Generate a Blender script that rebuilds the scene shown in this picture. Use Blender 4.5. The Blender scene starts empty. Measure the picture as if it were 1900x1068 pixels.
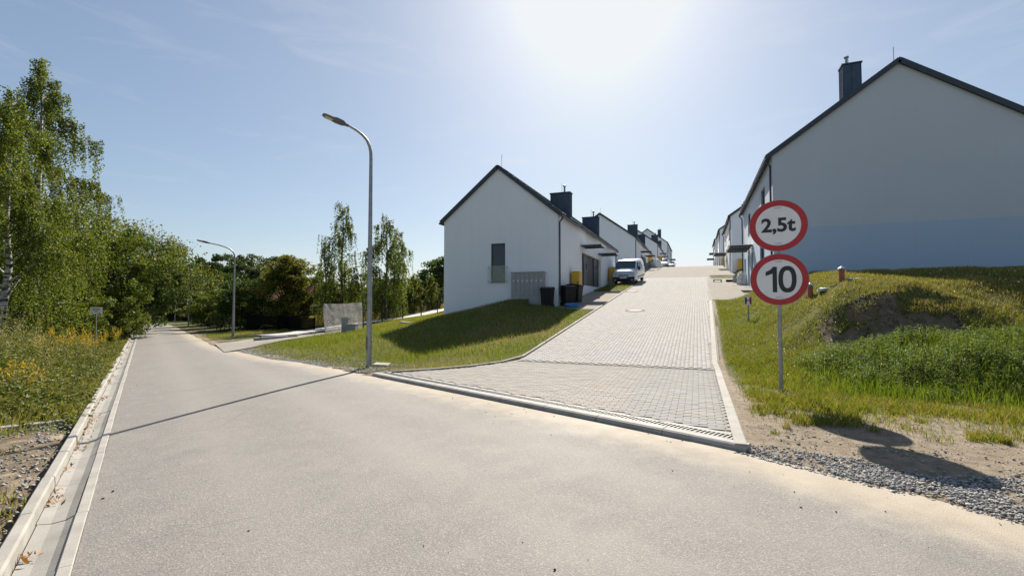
import bpy, math, random
import numpy as np
from mathutils import Vector, Matrix

# ------------------------------------------------------------------ camera, sky, sun, exposure
scene = bpy.context.scene
FPX = 870.0
PITCH = math.atan(30 / FPX)
YAW = math.atan(344 / FPX)
CAM_H = 1.6
cam_data = bpy.data.cameras.new('camera')
cam_data.sensor_width = 36.0
cam_data.lens = FPX / 1900 * 36.0
cam_data.clip_end = 3000
cam_data.clip_start = 0.05
cam = bpy.data.objects.new('camera', cam_data)
scene.collection.objects.link(cam)
cam.location = (0, 0, CAM_H)
cam.rotation_euler = (math.pi / 2 + PITCH, 0, YAW)
scene.camera = cam

SUN_EL = math.radians(39)
SUN_AZ = math.radians(-11)                    # from +Y towards +X
sun_dir = Vector((math.sin(SUN_AZ) * math.cos(SUN_EL), math.cos(SUN_AZ) * math.cos(SUN_EL), math.sin(SUN_EL)))
SKY_STRENGTH = 0.088
EXPOSURE = 1.0

world = bpy.data.worlds.new('World')
scene.world = world
world.use_nodes = True
wn = world.node_tree
wn.nodes.clear()
w_out = wn.nodes.new('ShaderNodeOutputWorld')
w_bg = wn.nodes.new('ShaderNodeBackground')
w_sky = wn.nodes.new('ShaderNodeTexSky')
w_sky.sky_type = 'NISHITA'
w_sky.sun_disc = False
w_sky.sun_elevation = SUN_EL
w_sky.sun_rotation = SUN_AZ
w_sky.altitude = 200
w_sky.air_density = 1.0
w_sky.dust_density = 1.0
w_sky.ozone_density = 1.0
w_bg.inputs['Strength'].default_value = SKY_STRENGTH
# thin cirrus: stretched noise over the sky direction
w_tc = wn.nodes.new('ShaderNodeTexCoord')
w_map = wn.nodes.new('ShaderNodeMapping')
w_map.inputs['Rotation'].default_value = (0.0, math.radians(14), math.radians(20))
w_map.inputs['Scale'].default_value = (1.6, 1.6, 9.0)
w_n1 = wn.nodes.new('ShaderNodeTexNoise')
w_n1.inputs['Scale'].default_value = 2.6
w_n1.inputs['Detail'].default_value = 9
w_n1.inputs['Roughness'].default_value = 0.62
w_n1.inputs['Distortion'].default_value = 0.5
w_r1 = wn.nodes.new('ShaderNodeValToRGB')
w_r1.color_ramp.elements[0].position = 0.54
w_r1.color_ramp.elements[0].color = (0, 0, 0, 1)
w_r1.color_ramp.elements[1].position = 0.85
w_r1.color_ramp.elements[1].color = (0.26, 0.26, 0.26, 1)
w_mix = wn.nodes.new('ShaderNodeMixRGB')
w_mix.blend_type = 'MIX'
w_mix.inputs[2].default_value = (4.7, 4.8, 4.9, 1)
wn.links.new(w_tc.outputs['Generated'], w_map.inputs['Vector'])
wn.links.new(w_map.outputs['Vector'], w_n1.inputs['Vector'])
wn.links.new(w_n1.outputs['Fac'], w_r1.inputs['Fac'])
wn.links.new(w_r1.outputs['Color'], w_mix.inputs[0])
w_gam = wn.nodes.new('ShaderNodeGamma')
w_gam.inputs['Gamma'].default_value = 0.70
w_tint = wn.nodes.new('ShaderNodeMixRGB')
w_tint.blend_type = 'MULTIPLY'
w_tint.inputs[0].default_value = 1.0
w_tint.inputs[2].default_value = (0.926, 1.0, 1.07, 1)
wn.links.new(w_sky.outputs['Color'], w_gam.inputs['Color'])
wn.links.new(w_gam.outputs['Color'], w_tint.inputs[1])
w_cap = wn.nodes.new('ShaderNodeMixRGB')
w_cap.blend_type = 'DARKEN'
w_cap.inputs[0].default_value = 1.0
w_cap.inputs[2].default_value = (5.0, 5.2, 5.4, 1)
wn.links.new(w_tint.outputs['Color'], w_cap.inputs[1])
wn.links.new(w_cap.outputs['Color'], w_mix.inputs[1])
wn.links.new(w_mix.outputs['Color'], w_bg.inputs['Color'])
wn.links.new(w_bg.outputs['Background'], w_out.inputs['Surface'])

sun_data = bpy.data.lights.new('sun', 'SUN')
sun_data.energy = 4.8
sun_data.angle = math.radians(0.53)
sun_data.color = (1.0, 0.93, 0.82)
sun = bpy.data.objects.new('sun', sun_data)
scene.collection.objects.link(sun)
sun.rotation_euler = sun_dir.to_track_quat('Z', 'Y').to_euler()
sun.location = (0, 0, 60)

scene.view_settings.view_transform = 'Standard'
scene.view_settings.look = 'None'
scene.view_settings.exposure = EXPOSURE
scene.view_settings.gamma = 1.0
scene.view_settings.use_curve_mapping = False
scene.render.engine = 'CYCLES'
scene.cycles.max_bounces = 6
scene.cycles.diffuse_bounces = 3
scene.cycles.glossy_bounces = 2
scene.cycles.transmission_bounces = 3
scene.cycles.transparent_max_bounces = 4
scene.cycles.use_denoising = True

rng = np.random.default_rng(7)
random.seed(7)

# ------------------------------------------------------------------ camera geometry, used to place things at real depths
_cp, _sp, _cy, _sy = math.cos(PITCH), math.sin(PITCH), math.cos(YAW), math.sin(YAW)
FWD = np.array([-_sy * _cp, _cy * _cp, _sp])
RGT = np.array([_cy, _sy, 0.0])
UPV = np.array([_sy * _sp, -_cy * _sp, _cp])
CAM = np.array([0, 0, CAM_H])


def at(px, py, depth):
    """World point seen at a photograph pixel, `depth` metres along the view axis."""
    return CAM + (FWD + RGT * (px - 950) / FPX - UPV * (py - 534) / FPX) * depth


def smooth(a, b, x):
    t = np.clip((x - a) / (b - a), 0, 1)
    return t * t * (3 - 2 * t)


# ------------------------------------------------------------------ ground shape
RD = np.array([-0.863, 0.505])      # along the road, away from the camera
RN = np.array([0.505, 0.863])       # across the road, to its right
T_LEFT = -0.31
_ts = np.array([-60, 0.4, 2.5, 11.0, 12.4, 15.5, 17.5, 21.5, 27, 64, 100, 200.])
_tt = np.array([5.1, 5.1, 5.17, 4.36, 4.2, 3.87, 3.36, 3.05, 2.65, 2.9, 2.6, 2.6])


def t_right(s):
    return np.interp(s, _ts, _tt)


def st(x, y):
    return x * RD[0] + y * RD[1], x * RN[0] + y * RN[1]


def xy(s, t):
    return s * RD[0] + t * RN[0], s * RD[1] + t * RN[1]


def z_road(s):
    return -0.016 * np.logaddexp(0, (np.asarray(s, float) - 3) * 1.2) / 1.2


def _soft(v, w):
    return np.logaddexp(0, v / w) * w


def z_drive(y):
    y = np.asarray(y, float)
    z = 0.045 + 0.118 * _soft(y - 12.0, 0.35)
    return z - 0.055 * _soft(y - 71.0, 2.0)


DR_A = np.array([0.47, 5.72])       # right end of the drain kerb
DR_B = np.array([-7.33, 9.34])      # left end


def y_drain(x):
    return DR_A[1] + (x - DR_A[0]) * (DR_B[1] - DR_A[1]) / (DR_B[0] - DR_A[0])


def x_dl(y):                        # left edge of the driveway
    y = np.asarray(y, float)
    return np.where(y > 12.2, -4.6, np.interp(y, [8.9, 9.34, 9.75, 10.4, 11.2, 12.2], [-7.9, -7.2, -6.4, -5.55, -5.0, -4.6]))


def x_dr(y):                        # right edge
    return 0.48 + 0.018 * np.clip(np.asarray(y, float) - 12, 0, 60)


def z_fan(x, y):
    """paved surface, fan and slope together"""
    yd = y_drain(x)
    s, t = st(x, yd)
    zd = z_road(s) + 0.07
    f = smooth(0, 1, np.clip((y - yd) / np.maximum(12.0 - yd, 0.5), 0, 1))
    return np.where(y < 12, zd * (1 - f) + z_drive(y) * f, z_drive(y))


_rb = []
for s_ in (6, 9, 11, 13, 15.5, 18, 21.5, 27, 33, 40, 50, 64, 80, 100, 130):
    xx, yy = xy(s_, t_right(s_))
    _rb.append((xx, yy, float(z_road(s_)) + 0.0))
    xx, yy = xy(s_, t_right(s_) + 1.2)
    _rb.append((xx, yy, float(z_road(s_)) + 0.05))
for y_ in (9.34, 10.4, 11.2, 12.2, 14, 16, 18, 20, 22, 24, 27, 30, 36, 43, 55, 70, 90):
    _rb.append((float(x_dl(y_)) - 0.05, y_, float(z_fan(float(x_dl(y_)), y_)) + 0.0))
_rb += [(-20.8, 21.9, -.27), (-18.3, 22.4, .12), (-22.2, 28.9, .17), (-21.2, 36.8, .65), (-33, 26.5, -.55), (-25.2, 25.3, -.33),
        (-13.8, 24, .9), (-10.7, 24, 1.62), (-9.2, 24, 1.93), (-7.4, 24, 1.72), (-6.3, 23.5, 1.5), (-6.3, 27, 1.9), (-14, 43, 2.3), (-9, 33, 2.6),
        (-10, 16, .42), (-8, 19, .98), (-16, 18, .0), (-12.5, 20, .75), (-19, 16.5, -.18), (-30, 45, .8), (-60, 62, -.4), (-45, 45, -.5), (-21, 60, 2.2), (-40, 90, 1.0), (-90, 90, -1.2), (-20, 120, 5)]
_rb = np.array(_rb)


def _kern(r):
    return np.sqrt(r * r + 1.0)


_d = np.hypot(_rb[:, None, 0] - _rb[None, :, 0], _rb[:, None, 1] - _rb[None, :, 1])
_n = len(_rb)
_A = np.zeros((_n + 3, _n + 3))
_A[:_n, :_n] = _kern(_d) + np.eye(_n) * -0.02
_A[:_n, _n] = 1
_A[:_n, _n + 1:] = _rb[:, :2]
_A[_n, :_n] = 1
_A[_n + 1:, :_n] = _rb[:, :2].T
_W = np.linalg.lstsq(_A, np.concatenate([_rb[:, 2], [0, 0, 0]]), rcond=None)[0]


def z_leftfield(x, y):
    x = np.asarray(x, float).ravel()
    y = np.asarray(y, float).ravel()
    out = np.empty(len(x))
    for i in range(0, len(x), 20000):
        a, b = x[i:i + 20000], y[i:i + 20000]
        r = np.hypot(a[:, None] - _rb[None, :, 0], b[:, None] - _rb[None, :, 1])
        out[i:i + 20000] = _kern(r) @ _W[:_n] + _W[_n] + a * _W[_n + 1] + b * _W[_n + 2]
    return np.clip(out, -3, 12)


def vnoise(x, y, scale, seed=0):
    """cheap value noise"""
    x = np.asarray(x, float) / scale
    y = np.asarray(y, float) / scale
    xi, yi = np.floor(x).astype(np.int64), np.floor(y).astype(np.int64)
    fx, fy = x - xi, y - yi
    fx, fy = fx * fx * (3 - 2 * fx), fy * fy * (3 - 2 * fy)

    def h(a, b):
        v = (a * 374761393 + b * 668265263 + seed * 974634777) & 0xFFFFFFFF
        v = ((v ^ (v >> 13)) * 1274126177) & 0xFFFFFFFF
        return ((v ^ (v >> 16)) & 0xFFFF) / 65535.0
    return (h(xi, yi) * (1 - fx) + h(xi + 1, yi) * fx) * (1 - fy) + (h(xi, yi + 1) * (1 - fx) + h(xi + 1, yi + 1) * fx) * fy


def fbm(x, y, scale, seed=0, o=3):
    v, a, tot = 0, 1.0, 0
    for k in range(o):
        v = v + a * vnoise(x, y, scale / 2 ** k, seed + k)
        tot += a
        a *= 0.5
    return v / tot


_py = np.array([-400, 9.4, 10.6, 11.6, 12.6, 13.6, 15, 17, 24, 27, 40, 60, 90, 130, 400.])
_pz = np.array([0, 0, .24, .58, 1.0, 1.6, 2.14, 2.55, 2.95, 3.1, 3.9, 6, 8.8, 10.5, 12.])


def ground_z(x, y):
    shp = np.shape(x)
    x = np.asarray(x, float).ravel()
    y = np.asarray(y, float).ravel()
    s, t = st(x, y)
    zr = z_road(s)
    tr = t_right(s)
    zd = z_fan(x, y)
    # right bank
    wob = (fbm(x, y, 1.7, 3) - .5)
    prof = np.interp(y + wob * 0.9 - 0.8 * (1 - smooth(1.0, 5.0, x)), _py, _pz)
    scarp = smooth(2.6, 3.3, x) * (1 - smooth(4.8, 6.0, x)) * smooth(.34, .48, fbm(x, y, .8, 19))
    prof = prof + scarp * (.22 * smooth(13.2, 13.7, y + wob) * (1 - smooth(14.2, 16.5, y)) - .2 * smooth(12.3, 12.9, y) * (1 - smooth(13.0, 13.5, y + wob)))
    w = smooth(0.9, 3.9, x - x_dr(y) + 0.3)
    zl = np.where(y < 12, (zd + .01) * smooth(0.2, 2.4, y - y_drain(x)), zd)
    zright = zl * (1 - w) + prof * w
    zright = np.where((y > 26.8) & (x < 3.6), zd - 0.03, zright)
    rough = wob * 0.10 + (fbm(x, y, .8, 13) - .5) * .16 + (fbm(x, y, .35, 17) - .5) * .07
    zright = zright + rough * smooth(0.3, 1.6, x - x_dr(y)) * (.25 + .75 * smooth(8.5, 11, y)) * smooth(6, 8, y)
    # left side of the road
    v = -0.70 - t
    zverge = zr + 0.04 + 0.35 * smooth(1.0, 6.0, v) + 0.9 * smooth(6, 30, v) + (fbm(x, y, 1.5, 5) - .5) * 0.12 * smooth(.2, 2, v)
    zleft = z_leftfield(x, y) + (fbm(x, y, 1.6, 9) - .5) * 0.10 * smooth(0.2, 1.2, t - tr) * smooth(0.1, .8, x_dl(y) - x)
    on_left = (t > tr) & (x < x_dl(y)) & (s > 4)
    on_drive = (x >= x_dl(y) - .01) & (x <= x_dr(y)) & (y > y_drain(x) - .3)
    z = np.where(on_left, zleft, zright)
    z = np.where(on_drive, zd - 0.07, z)
    yard = (x > -8.3) & (x < -4.6) & (y > 22.8) & (y < 33.1) | (x > -6.95) & (x < -4.6) & (y > 37.5)
    z = np.where(yard, z_drive(y) - 0.05, z)
    z = np.where((x > -6.95) & (x < -4.6) & (y >= 33.1) & (y <= 37.5), z_drive(y) + 0.02, z)
    onr = (t <= tr) & (y <= y_drain(x)) | (t <= tr) & ((s > 11.2) | (s < 2.4))
    z = np.where(onr, zr - 0.012 - 0.05 * smooth(.2, .6, tr - t), z)
    z = np.where((t < -0.69), zverge, z)
    z = np.where((t >= -0.69) & (t < -0.31), zr - 0.12, z)
    return z.reshape(shp)


# ------------------------------------------------------------------ mesh helpers
COL = scene.collection


def mesh_np(name, V, F, smooth_shade=False):
    V = np.ascontiguousarray(V, np.float32)
    F = np.ascontiguousarray(F, np.int32)
    me = bpy.data.meshes.new(name)
    me.vertices.add(len(V))
    me.vertices.foreach_set('co', V.ravel())
    me.loops.add(F.size)
    me.loops.foreach_set('vertex_index', F.ravel())
    me.polygons.add(len(F))
    me.polygons.foreach_set('loop_start', np.arange(0, F.size, F.shape[1], dtype=np.int32))
    me.polygons.foreach_set('loop_total', np.full(len(F), F.shape[1], np.int32))
    if smooth_shade:
        me.polygons.foreach_set('use_smooth', np.ones(len(F), bool))
    me.update(calc_edges=True)
    return me


def link(name, data, mat=None, parent=None, loc=None, rot=None):
    o = bpy.data.objects.new(name, data)
    COL.objects.link(o)
    if mat is not None and data is not None and not data.materials:
        data.materials.append(mat)
    if parent is not None:
        o.parent = parent
    if loc is not None:
        o.location = loc
    if rot is not None:
        o.rotation_euler = rot
    return o


def tag(o, label=None, cat=None, group=None, kind=None):
    if label:
        o['label'] = label
    if cat:
        o['category'] = cat
    if group:
        o['group'] = group
    if kind:
        o['kind'] = kind
    return o


def thing(name, label, cat, loc=(0, 0, 0), rot=(0, 0, 0), group=None):
    o = bpy.data.objects.new(name, None)
    o.empty_display_size = 0.2
    COL.objects.link(o)
    o.location = loc
    o.rotation_euler = rot
    return tag(o, label, cat, group)


def copy_tree(o, parent=None):
    c = o.copy()
    COL.objects.link(c)
    c.parent = parent
    for ch in [q for q in bpy.data.objects if q.parent == o]:
        copy_tree(ch, c)
    return c


class MB:
    """collects simple solids; build() links them as one mesh object"""

    def __init__(self):
        self.v, self.f = [], []

    def add(self, verts, faces):
        n = len(self.v)
        self.v += [tuple(map(float, p)) for p in verts]
        self.f += [tuple(i + n for i in f) for f in faces]
        return self

    def box(self, x0, x1, y0, y1, z0, z1):
        x0, x1 = min(x0, x1), max(x0, x1)
        y0, y1 = min(y0, y1), max(y0, y1)
        return self.add([(x0, y0, z0), (x1, y0, z0), (x1, y1, z0), (x0, y1, z0), (x0, y0, z1), (x1, y0, z1), (x1, y1, z1), (x0, y1, z1)],
                        [(0, 3, 2, 1), (4, 5, 6, 7), (0, 1, 5, 4), (1, 2, 6, 5), (2, 3, 7, 6), (3, 0, 4, 7)])

    def bevbox(self, x0, x1, y0, y1, z0, z1, b=0.02):
        """box with chamfered top edge and corners"""
        def ring(i, z):
            return [(x0 + i + b, y0 + i, z), (x1 - i - b, y0 + i, z), (x1 - i, y0 + i + b, z), (x1 - i, y1 - i - b, z),
                    (x1 - i - b, y1 - i, z), (x0 + i + b, y1 - i, z), (x0 + i, y1 - i - b, z), (x0 + i, y0 + i + b, z)]
        R = ring(0, z0) + ring(0, z1 - b) + ring(b, z1)
        F = [tuple(range(16, 24)), tuple(range(7, -1, -1))]
        for k in (0, 8):
            for i in range(8):
                j = (i + 1) % 8
                F.append((k + i, k + j, k + 8 + j, k + 8 + i))
        return self.add(R, F)

    def tube(self, pts, rad, n=8, caps=True):
        pts = [Vector(p) for p in pts]
        if not hasattr(rad, '__len__'):
            rad = [rad] * len(pts)
        V, F = [], []
        u = None
        for i, p in enumerate(pts):
            d = (pts[min(i + 1, len(pts) - 1)] - pts[max(i - 1, 0)]).normalized()
            if u is None:
                u = d.orthogonal().normalized()
            else:
                u = (u - d * u.dot(d)).normalized()
            w = d.cross(u)
            for k in range(n):
                a = 2 * math.pi * k / n
                V.append(p + (u * math.cos(a) + w * math.sin(a)) * rad[i])
        for i in range(len(pts) - 1):
            for k in range(n):
                j = (k + 1) % n
                F.append((i * n + k, i * n + j, (i + 1) * n + j, (i + 1) * n + k))
        if caps:
            F.append(tuple(range(n - 1, -1, -1)))
            F.append(tuple((len(pts) - 1) * n + k for k in range(n)))
        return self.add(V, F)

    def lathe(self, prof, n=16, c=(0, 0, 0), axis='z'):
        V, F = [], []
        for (r, h) in prof:
            for k in range(n):
                a = 2 * math.pi * k / n
                if axis == 'z':
                    V.append((c[0] + r * math.cos(a), c[1] + r * math.sin(a), c[2] + h))
                elif axis == 'y':
                    V.append((c[0] + r * math.cos(a), c[1] + h, c[2] + r * math.sin(a)))
                else:
                    V.append((c[0] + h, c[1] + r * math.cos(a), c[2] + r * math.sin(a)))
        for i in range(len(prof) - 1):
            for k in range(n):
                j = (k + 1) % n
                F.append((i * n + k, i * n + j, (i + 1) * n + j, (i + 1) * n + k))
        F.append(tuple(range(n - 1, -1, -1)))
        F.append(tuple((len(prof) - 1) * n + k for k in range(n)))
        return self.add(V, F)

    def prism(self, poly, a, b, axis='y'):
        """poly of (p,q); extruded from a to b along axis (y: p=x,q=z; x: p=y,q=z; z: p=x,q=y)"""
        def P(p, q, h):
            return {'y': (p, h, q), 'x': (h, p, q), 'z': (p, q, h)}[axis]
        n = len(poly)
        V = [P(p, q, a) for p, q in poly] + [P(p, q, b) for p, q in poly]
        F = [tuple(range(n)), tuple(range(2 * n - 1, n - 1, -1))]
        for i in range(n):
            j = (i + 1) % n
            F.append((i, n + i, n + j, j))
        return self.add(V, F)

    def mesh(self, name, smooth_angle=None):
        me = bpy.data.meshes.new(name)
        me.from_pydata(self.v, [], self.f)
        import bmesh
        bm = bmesh.new()
        bm.from_mesh(me)
        bmesh.ops.recalc_face_normals(bm, faces=bm.faces)
        bm.to_mesh(me)
        bm.free()
        if smooth_angle:
            me.polygons.foreach_set('use_smooth', np.ones(len(me.polygons), bool))
            me.set_sharp_from_angle(angle=math.radians(smooth_angle))
        me.update()
        return me

    def build(self, name, mat, parent=None, loc=None, rot=None, smooth_angle=None):
        return link(name, self.mesh(name, smooth_angle), mat, parent, loc, rot)


# ------------------------------------------------------------------ materials
def new_mat(name):
    m = bpy.data.materials.new(name)
    m.use_nodes = True
    nt = m.node_tree
    for n in list(nt.nodes):
        if n.type != 'OUTPUT_MATERIAL':
            nt.nodes.remove(n)
    out = [n for n in nt.nodes if n.type == 'OUTPUT_MATERIAL'][0]
    return m, nt, out


class NT:
    def __init__(self, nt):
        self.nt = nt

    def n(self, typ, **kw):
        nd = self.nt.nodes.new(typ)
        for k, v in kw.items():
            if k.startswith('_'):
                setattr(nd, k[1:], v)
            else:
                key = k.replace('__', ' ')
                nd.inputs[key].default_value = v
        return nd

    def l(self, a, b):
        self.nt.links.new(a, b)

    def noise(self, vec, scale, detail=4, rough=0.55, dist=0.0):
        nd = self.n('ShaderNodeTexNoise', Scale=scale, Detail=detail, Roughness=rough, Distortion=dist)
        if vec is not None:
            self.l(vec, nd.inputs['Vector'])
        return nd.outputs['Fac']

    def ramp(self, fac, stops, interp='LINEAR'):
        nd = self.nt.nodes.new('ShaderNodeValToRGB')
        nd.color_ramp.interpolation = interp
        els = nd.color_ramp.elements
        while len(els) < len(stops):
            els.new(0.5)
        for e, (p, c) in zip(els, stops):
            e.position = p
            e.color = (c, c, c, 1) if not hasattr(c, '__len__') else (*c, 1)
        self.l(fac, nd.inputs['Fac'])
        return nd.outputs['Color']

    def mix(self, fac, a, b, mode='MIX'):
        nd = self.nt.nodes.new('ShaderNodeMixRGB')
        nd.blend_type = mode
        for i, v in ((0, fac), (1, a), (2, b)):
            if hasattr(v, 'is_linked'):
                self.l(v, nd.inputs[i])
            elif hasattr(v, '__len__'):
                nd.inputs[i].default_value = (*v, 1)
            else:
                nd.inputs[i].default_value = v
        return nd.outputs['Color']

    def math(self, op, a, b=0.0, clamp=False):
        nd = self.nt.nodes.new('ShaderNodeMath')
        nd.operation = op
        nd.use_clamp = clamp
        for i, v in ((0, a), (1, b)):
            if hasattr(v, 'is_linked'):
                self.l(v, nd.inputs[i])
            else:
                nd.inputs[i].default_value = v
        return nd.outputs[0]

    def attr(self, name):
        nd = self.nt.nodes.new('ShaderNodeAttribute')
        nd.attribute_name = name
        return nd

    def coord(self, kind='Object'):
        return self.nt.nodes.new('ShaderNodeTexCoord').outputs[kind]

    def bump(self, height, strength=0.3, dist=0.02):
        nd = self.n('ShaderNodeBump', Strength=strength, Distance=dist)
        self.l(height, nd.inputs['Height'])
        return nd.outputs['Normal']


def simple(name, color, rough=0.6, metallic=0.0, var=0.12, vscale=3.0, bump=0.0, bscale=40, spec=0.5, coat=0.0):
    m, nt, out = new_mat(name)
    h = NT(nt)
    b = h.n('ShaderNodeBsdfPrincipled', Roughness=rough, Metallic=metallic)
    b.inputs['Specular IOR Level'].default_value = spec
    b.inputs['Coat Weight'].default_value = coat
    co = h.coord()
    n = h.noise(co, vscale, 5, 0.6)
    dark = tuple(c * (1 - var) for c in color)
    lite = tuple(min(1, c * (1 + var)) for c in color)
    h.l(h.ramp(n, [(0.3, dark), (0.7, lite)]), b.inputs['Base Color'])
    h.l(h.ramp(h.noise(co, vscale * 4, 4), [(0.2, max(0.02, rough - 0.08)), (0.8, min(1, rough + 0.08))]), b.inputs['Roughness'])
    if bump:
        h.l(h.bump(h.noise(co, bscale, 5, 0.65), bump, 0.01), b.inputs['Normal'])
    h.l(b.outputs[0], out.inputs['Surface'])
    return m


def leafmat(name, cols, trans=0.45, rough=0.55, nscale=0.5):
    """two-sided leaf: colour differs leaf by leaf, light passes through it"""
    m, nt, out = new_mat(name)
    h = NT(nt)
    geo = h.n('ShaderNodeNewGeometry')
    co = h.coord()
    big = h.noise(co, nscale, 3)
    r = h.math('ADD', h.math('MULTIPLY', geo.outputs['Random Per Island'], 0.6), h.math('MULTIPLY', big, 0.4))
    k = len(cols)
    c = h.ramp(r, [(0.15 + 0.7 * i / (k - 1), col) for i, col in enumerate(cols)])
    d = h.n('ShaderNodeBsdfPrincipled', Roughness=rough)
    d.inputs['Specular IOR Level'].default_value = 0.18
    h.l(c, d.inputs['Base Color'])
    t = h.n('ShaderNodeBsdfTranslucent')
    h.l(h.mix(1.0, c, (1.25, 1.2, 0.55), 'MULTIPLY'), t.inputs['Color'])
    mx = h.n('ShaderNodeMixShader', Fac=trans)
    h.l(d.outputs[0], mx.inputs[1])
    h.l(t.outputs[0], mx.inputs[2])
    h.l(mx.outputs[0], out.inputs['Surface'])
    return m


def mat_ground():
    m, nt, out = new_mat('soil_and_turf')
    h = NT(nt)
    co = h.coord()
    g = h.attr('grass').outputs['Fac']
    s = h.attr('sand').outputs['Fac']
    n1, n2, n3 = h.noise(co, 0.7, 5), h.noise(co, 6, 6, 0.65), h.noise(co, 45, 5, 0.7)
    soil = h.ramp(n2, [(0.25, (0.09, 0.068, 0.045)), (0.6, (0.20, 0.155, 0.105)), (0.85, (0.30, 0.24, 0.17))])
    sand = h.ramp(n2, [(0.2, (0.13, 0.102, 0.072)), (0.5, (0.26, 0.21, 0.152)), (0.8, (0.38, 0.32, 0.245))])
    turf = h.ramp(n2, [(0.25, (0.035, 0.05, 0.012)), (0.55, (0.075, 0.095, 0.022)), (0.85, (0.17, 0.15, 0.06))])
    turf = h.mix(h.ramp(n1, [(0.4, 0.0), (0.7, 0.5)]), turf, (0.16, 0.13, 0.05))
    gm = h.ramp(h.math('ADD', g, h.math('MULTIPLY', h.math('SUBTRACT', n2, 0.5), 0.9)), [(0.42, 0.0), (0.58, 1.0)])
    sm = h.ramp(h.math('ADD', s, h.math('MULTIPLY', h.math('SUBTRACT', n2, 0.5), 0.8)), [(0.4, 0.0), (0.6, 1.0)])
    c = h.mix(gm, h.mix(sm, soil, sand), turf)
    c = h.mix(h.ramp(n3, [(0.3, 0.5), (0.6, 0.0)]), c, h.mix(1.0, c, (0.5, 0.5, 0.5), 'MULTIPLY'))
    b = h.n('ShaderNodeBsdfPrincipled', Roughness=0.95)
    b.inputs['Specular IOR Level'].default_value = 0.15
    h.l(c, b.inputs['Base Color'])
    h.l(h.bump(h.math('ADD', n2, h.math('MULTIPLY', n3, 0.5)), 0.7, 0.05), b.inputs['Normal'])
    h.l(b.outputs[0], out.inputs['Surface'])
    return m


def mat_asphalt():
    m, nt, out = new_mat('worn_asphalt')
    h = NT(nt)
    co = h.coord()
    d = h.attr('dust').outputs['Fac']
    big, mid = h.noise(co, 0.35, 5, 0.6), h.noise(co, 3.0, 6, 0.65)
    fine = h.noise(co, 120, 3, 0.7)
    vor = h.n('ShaderNodeTexVoronoi', Scale=105.0)
    h.l(co, vor.inputs['Vector'])
    stones = h.ramp(vor.outputs['Color'], [(0.1, (0.155, 0.143, 0.13)), (0.5, (0.22, 0.203, 0.184)), (0.78, (0.265, 0.247, 0.222)), (0.97, (0.42, 0.39, 0.345))])
    c = h.mix(h.ramp(vor.outputs['Distance'], [(0.35, 0.0), (0.75, 0.55)]), stones, (0.11, 0.104, 0.10))
    c = h.mix(h.ramp(fine, [(0.35, 0.3), (0.6, 0.0)]), c, (0.10, 0.095, 0.09))
    c = h.mix(h.ramp(big, [(0.3, 0.22), (0.7, 0.0)]), c, (0.175, 0.163, 0.15))
    c = h.mix(h.ramp(mid, [(0.45, 0.0), (0.8, 0.25)]), c, (0.34, 0.315, 0.28))
    tr_ = h.attr('track').outputs['Fac']
    c = h.mix(h.math('MULTIPLY', tr_, h.ramp(mid, [(0.25, 0.35), (0.7, 0.1)])), c, (0.30, 0.28, 0.25))
    stain = h.noise(co, 0.9, 3, 0.5, 0.8)
    c = h.mix(h.ramp(stain, [(0.62, 0.0), (0.72, 0.28)]), c, (0.13, 0.122, 0.115))
    # fine cracks
    v2 = h.n('ShaderNodeTexVoronoi', Scale=0.33)
    v2.feature = 'DISTANCE_TO_EDGE'
    wv = h.mix(0.12, co, h.n('ShaderNodeTexNoise', Scale=1.5).outputs['Color'], 'ADD')
    h.l(wv, v2.inputs['Vector'])
    crack = h.math('MULTIPLY', h.ramp(v2.outputs['Distance'], [(0.0, 1.0), (0.004, 0.0)]), h.ramp(big, [(0.5, 0.0), (0.6, 0.35)]))
    c = h.mix(crack, c, (0.05, 0.048, 0.045))
    dm = h.ramp(h.math('ADD', d, h.math('MULTIPLY', h.math('SUBTRACT', mid, 0.5), 0.5)), [(0.25, 0.0), (0.95, 0.8)])
    c = h.mix(dm, c, h.ramp(mid, [(0.3, (0.33, 0.275, 0.205)), (0.7, (0.42, 0.355, 0.27))]))
    b = h.n('ShaderNodeBsdfPrincipled', Roughness=0.8)
    b.inputs['Specular IOR Level'].default_value = 0.35
    h.l(c, b.inputs['Base Color'])
    h.l(h.ramp(big, [(0.3, 0.72), (0.7, 0.88)]), b.inputs['Roughness'])
    h.l(h.bump(h.math('ADD', vor.outputs['Distance'], h.math('MULTIPLY', fine, 0.6)), 0.35, 0.006), b.inputs['Normal'])
    h.l(b.outputs[0], out.inputs['Surface'])
    return m


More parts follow.
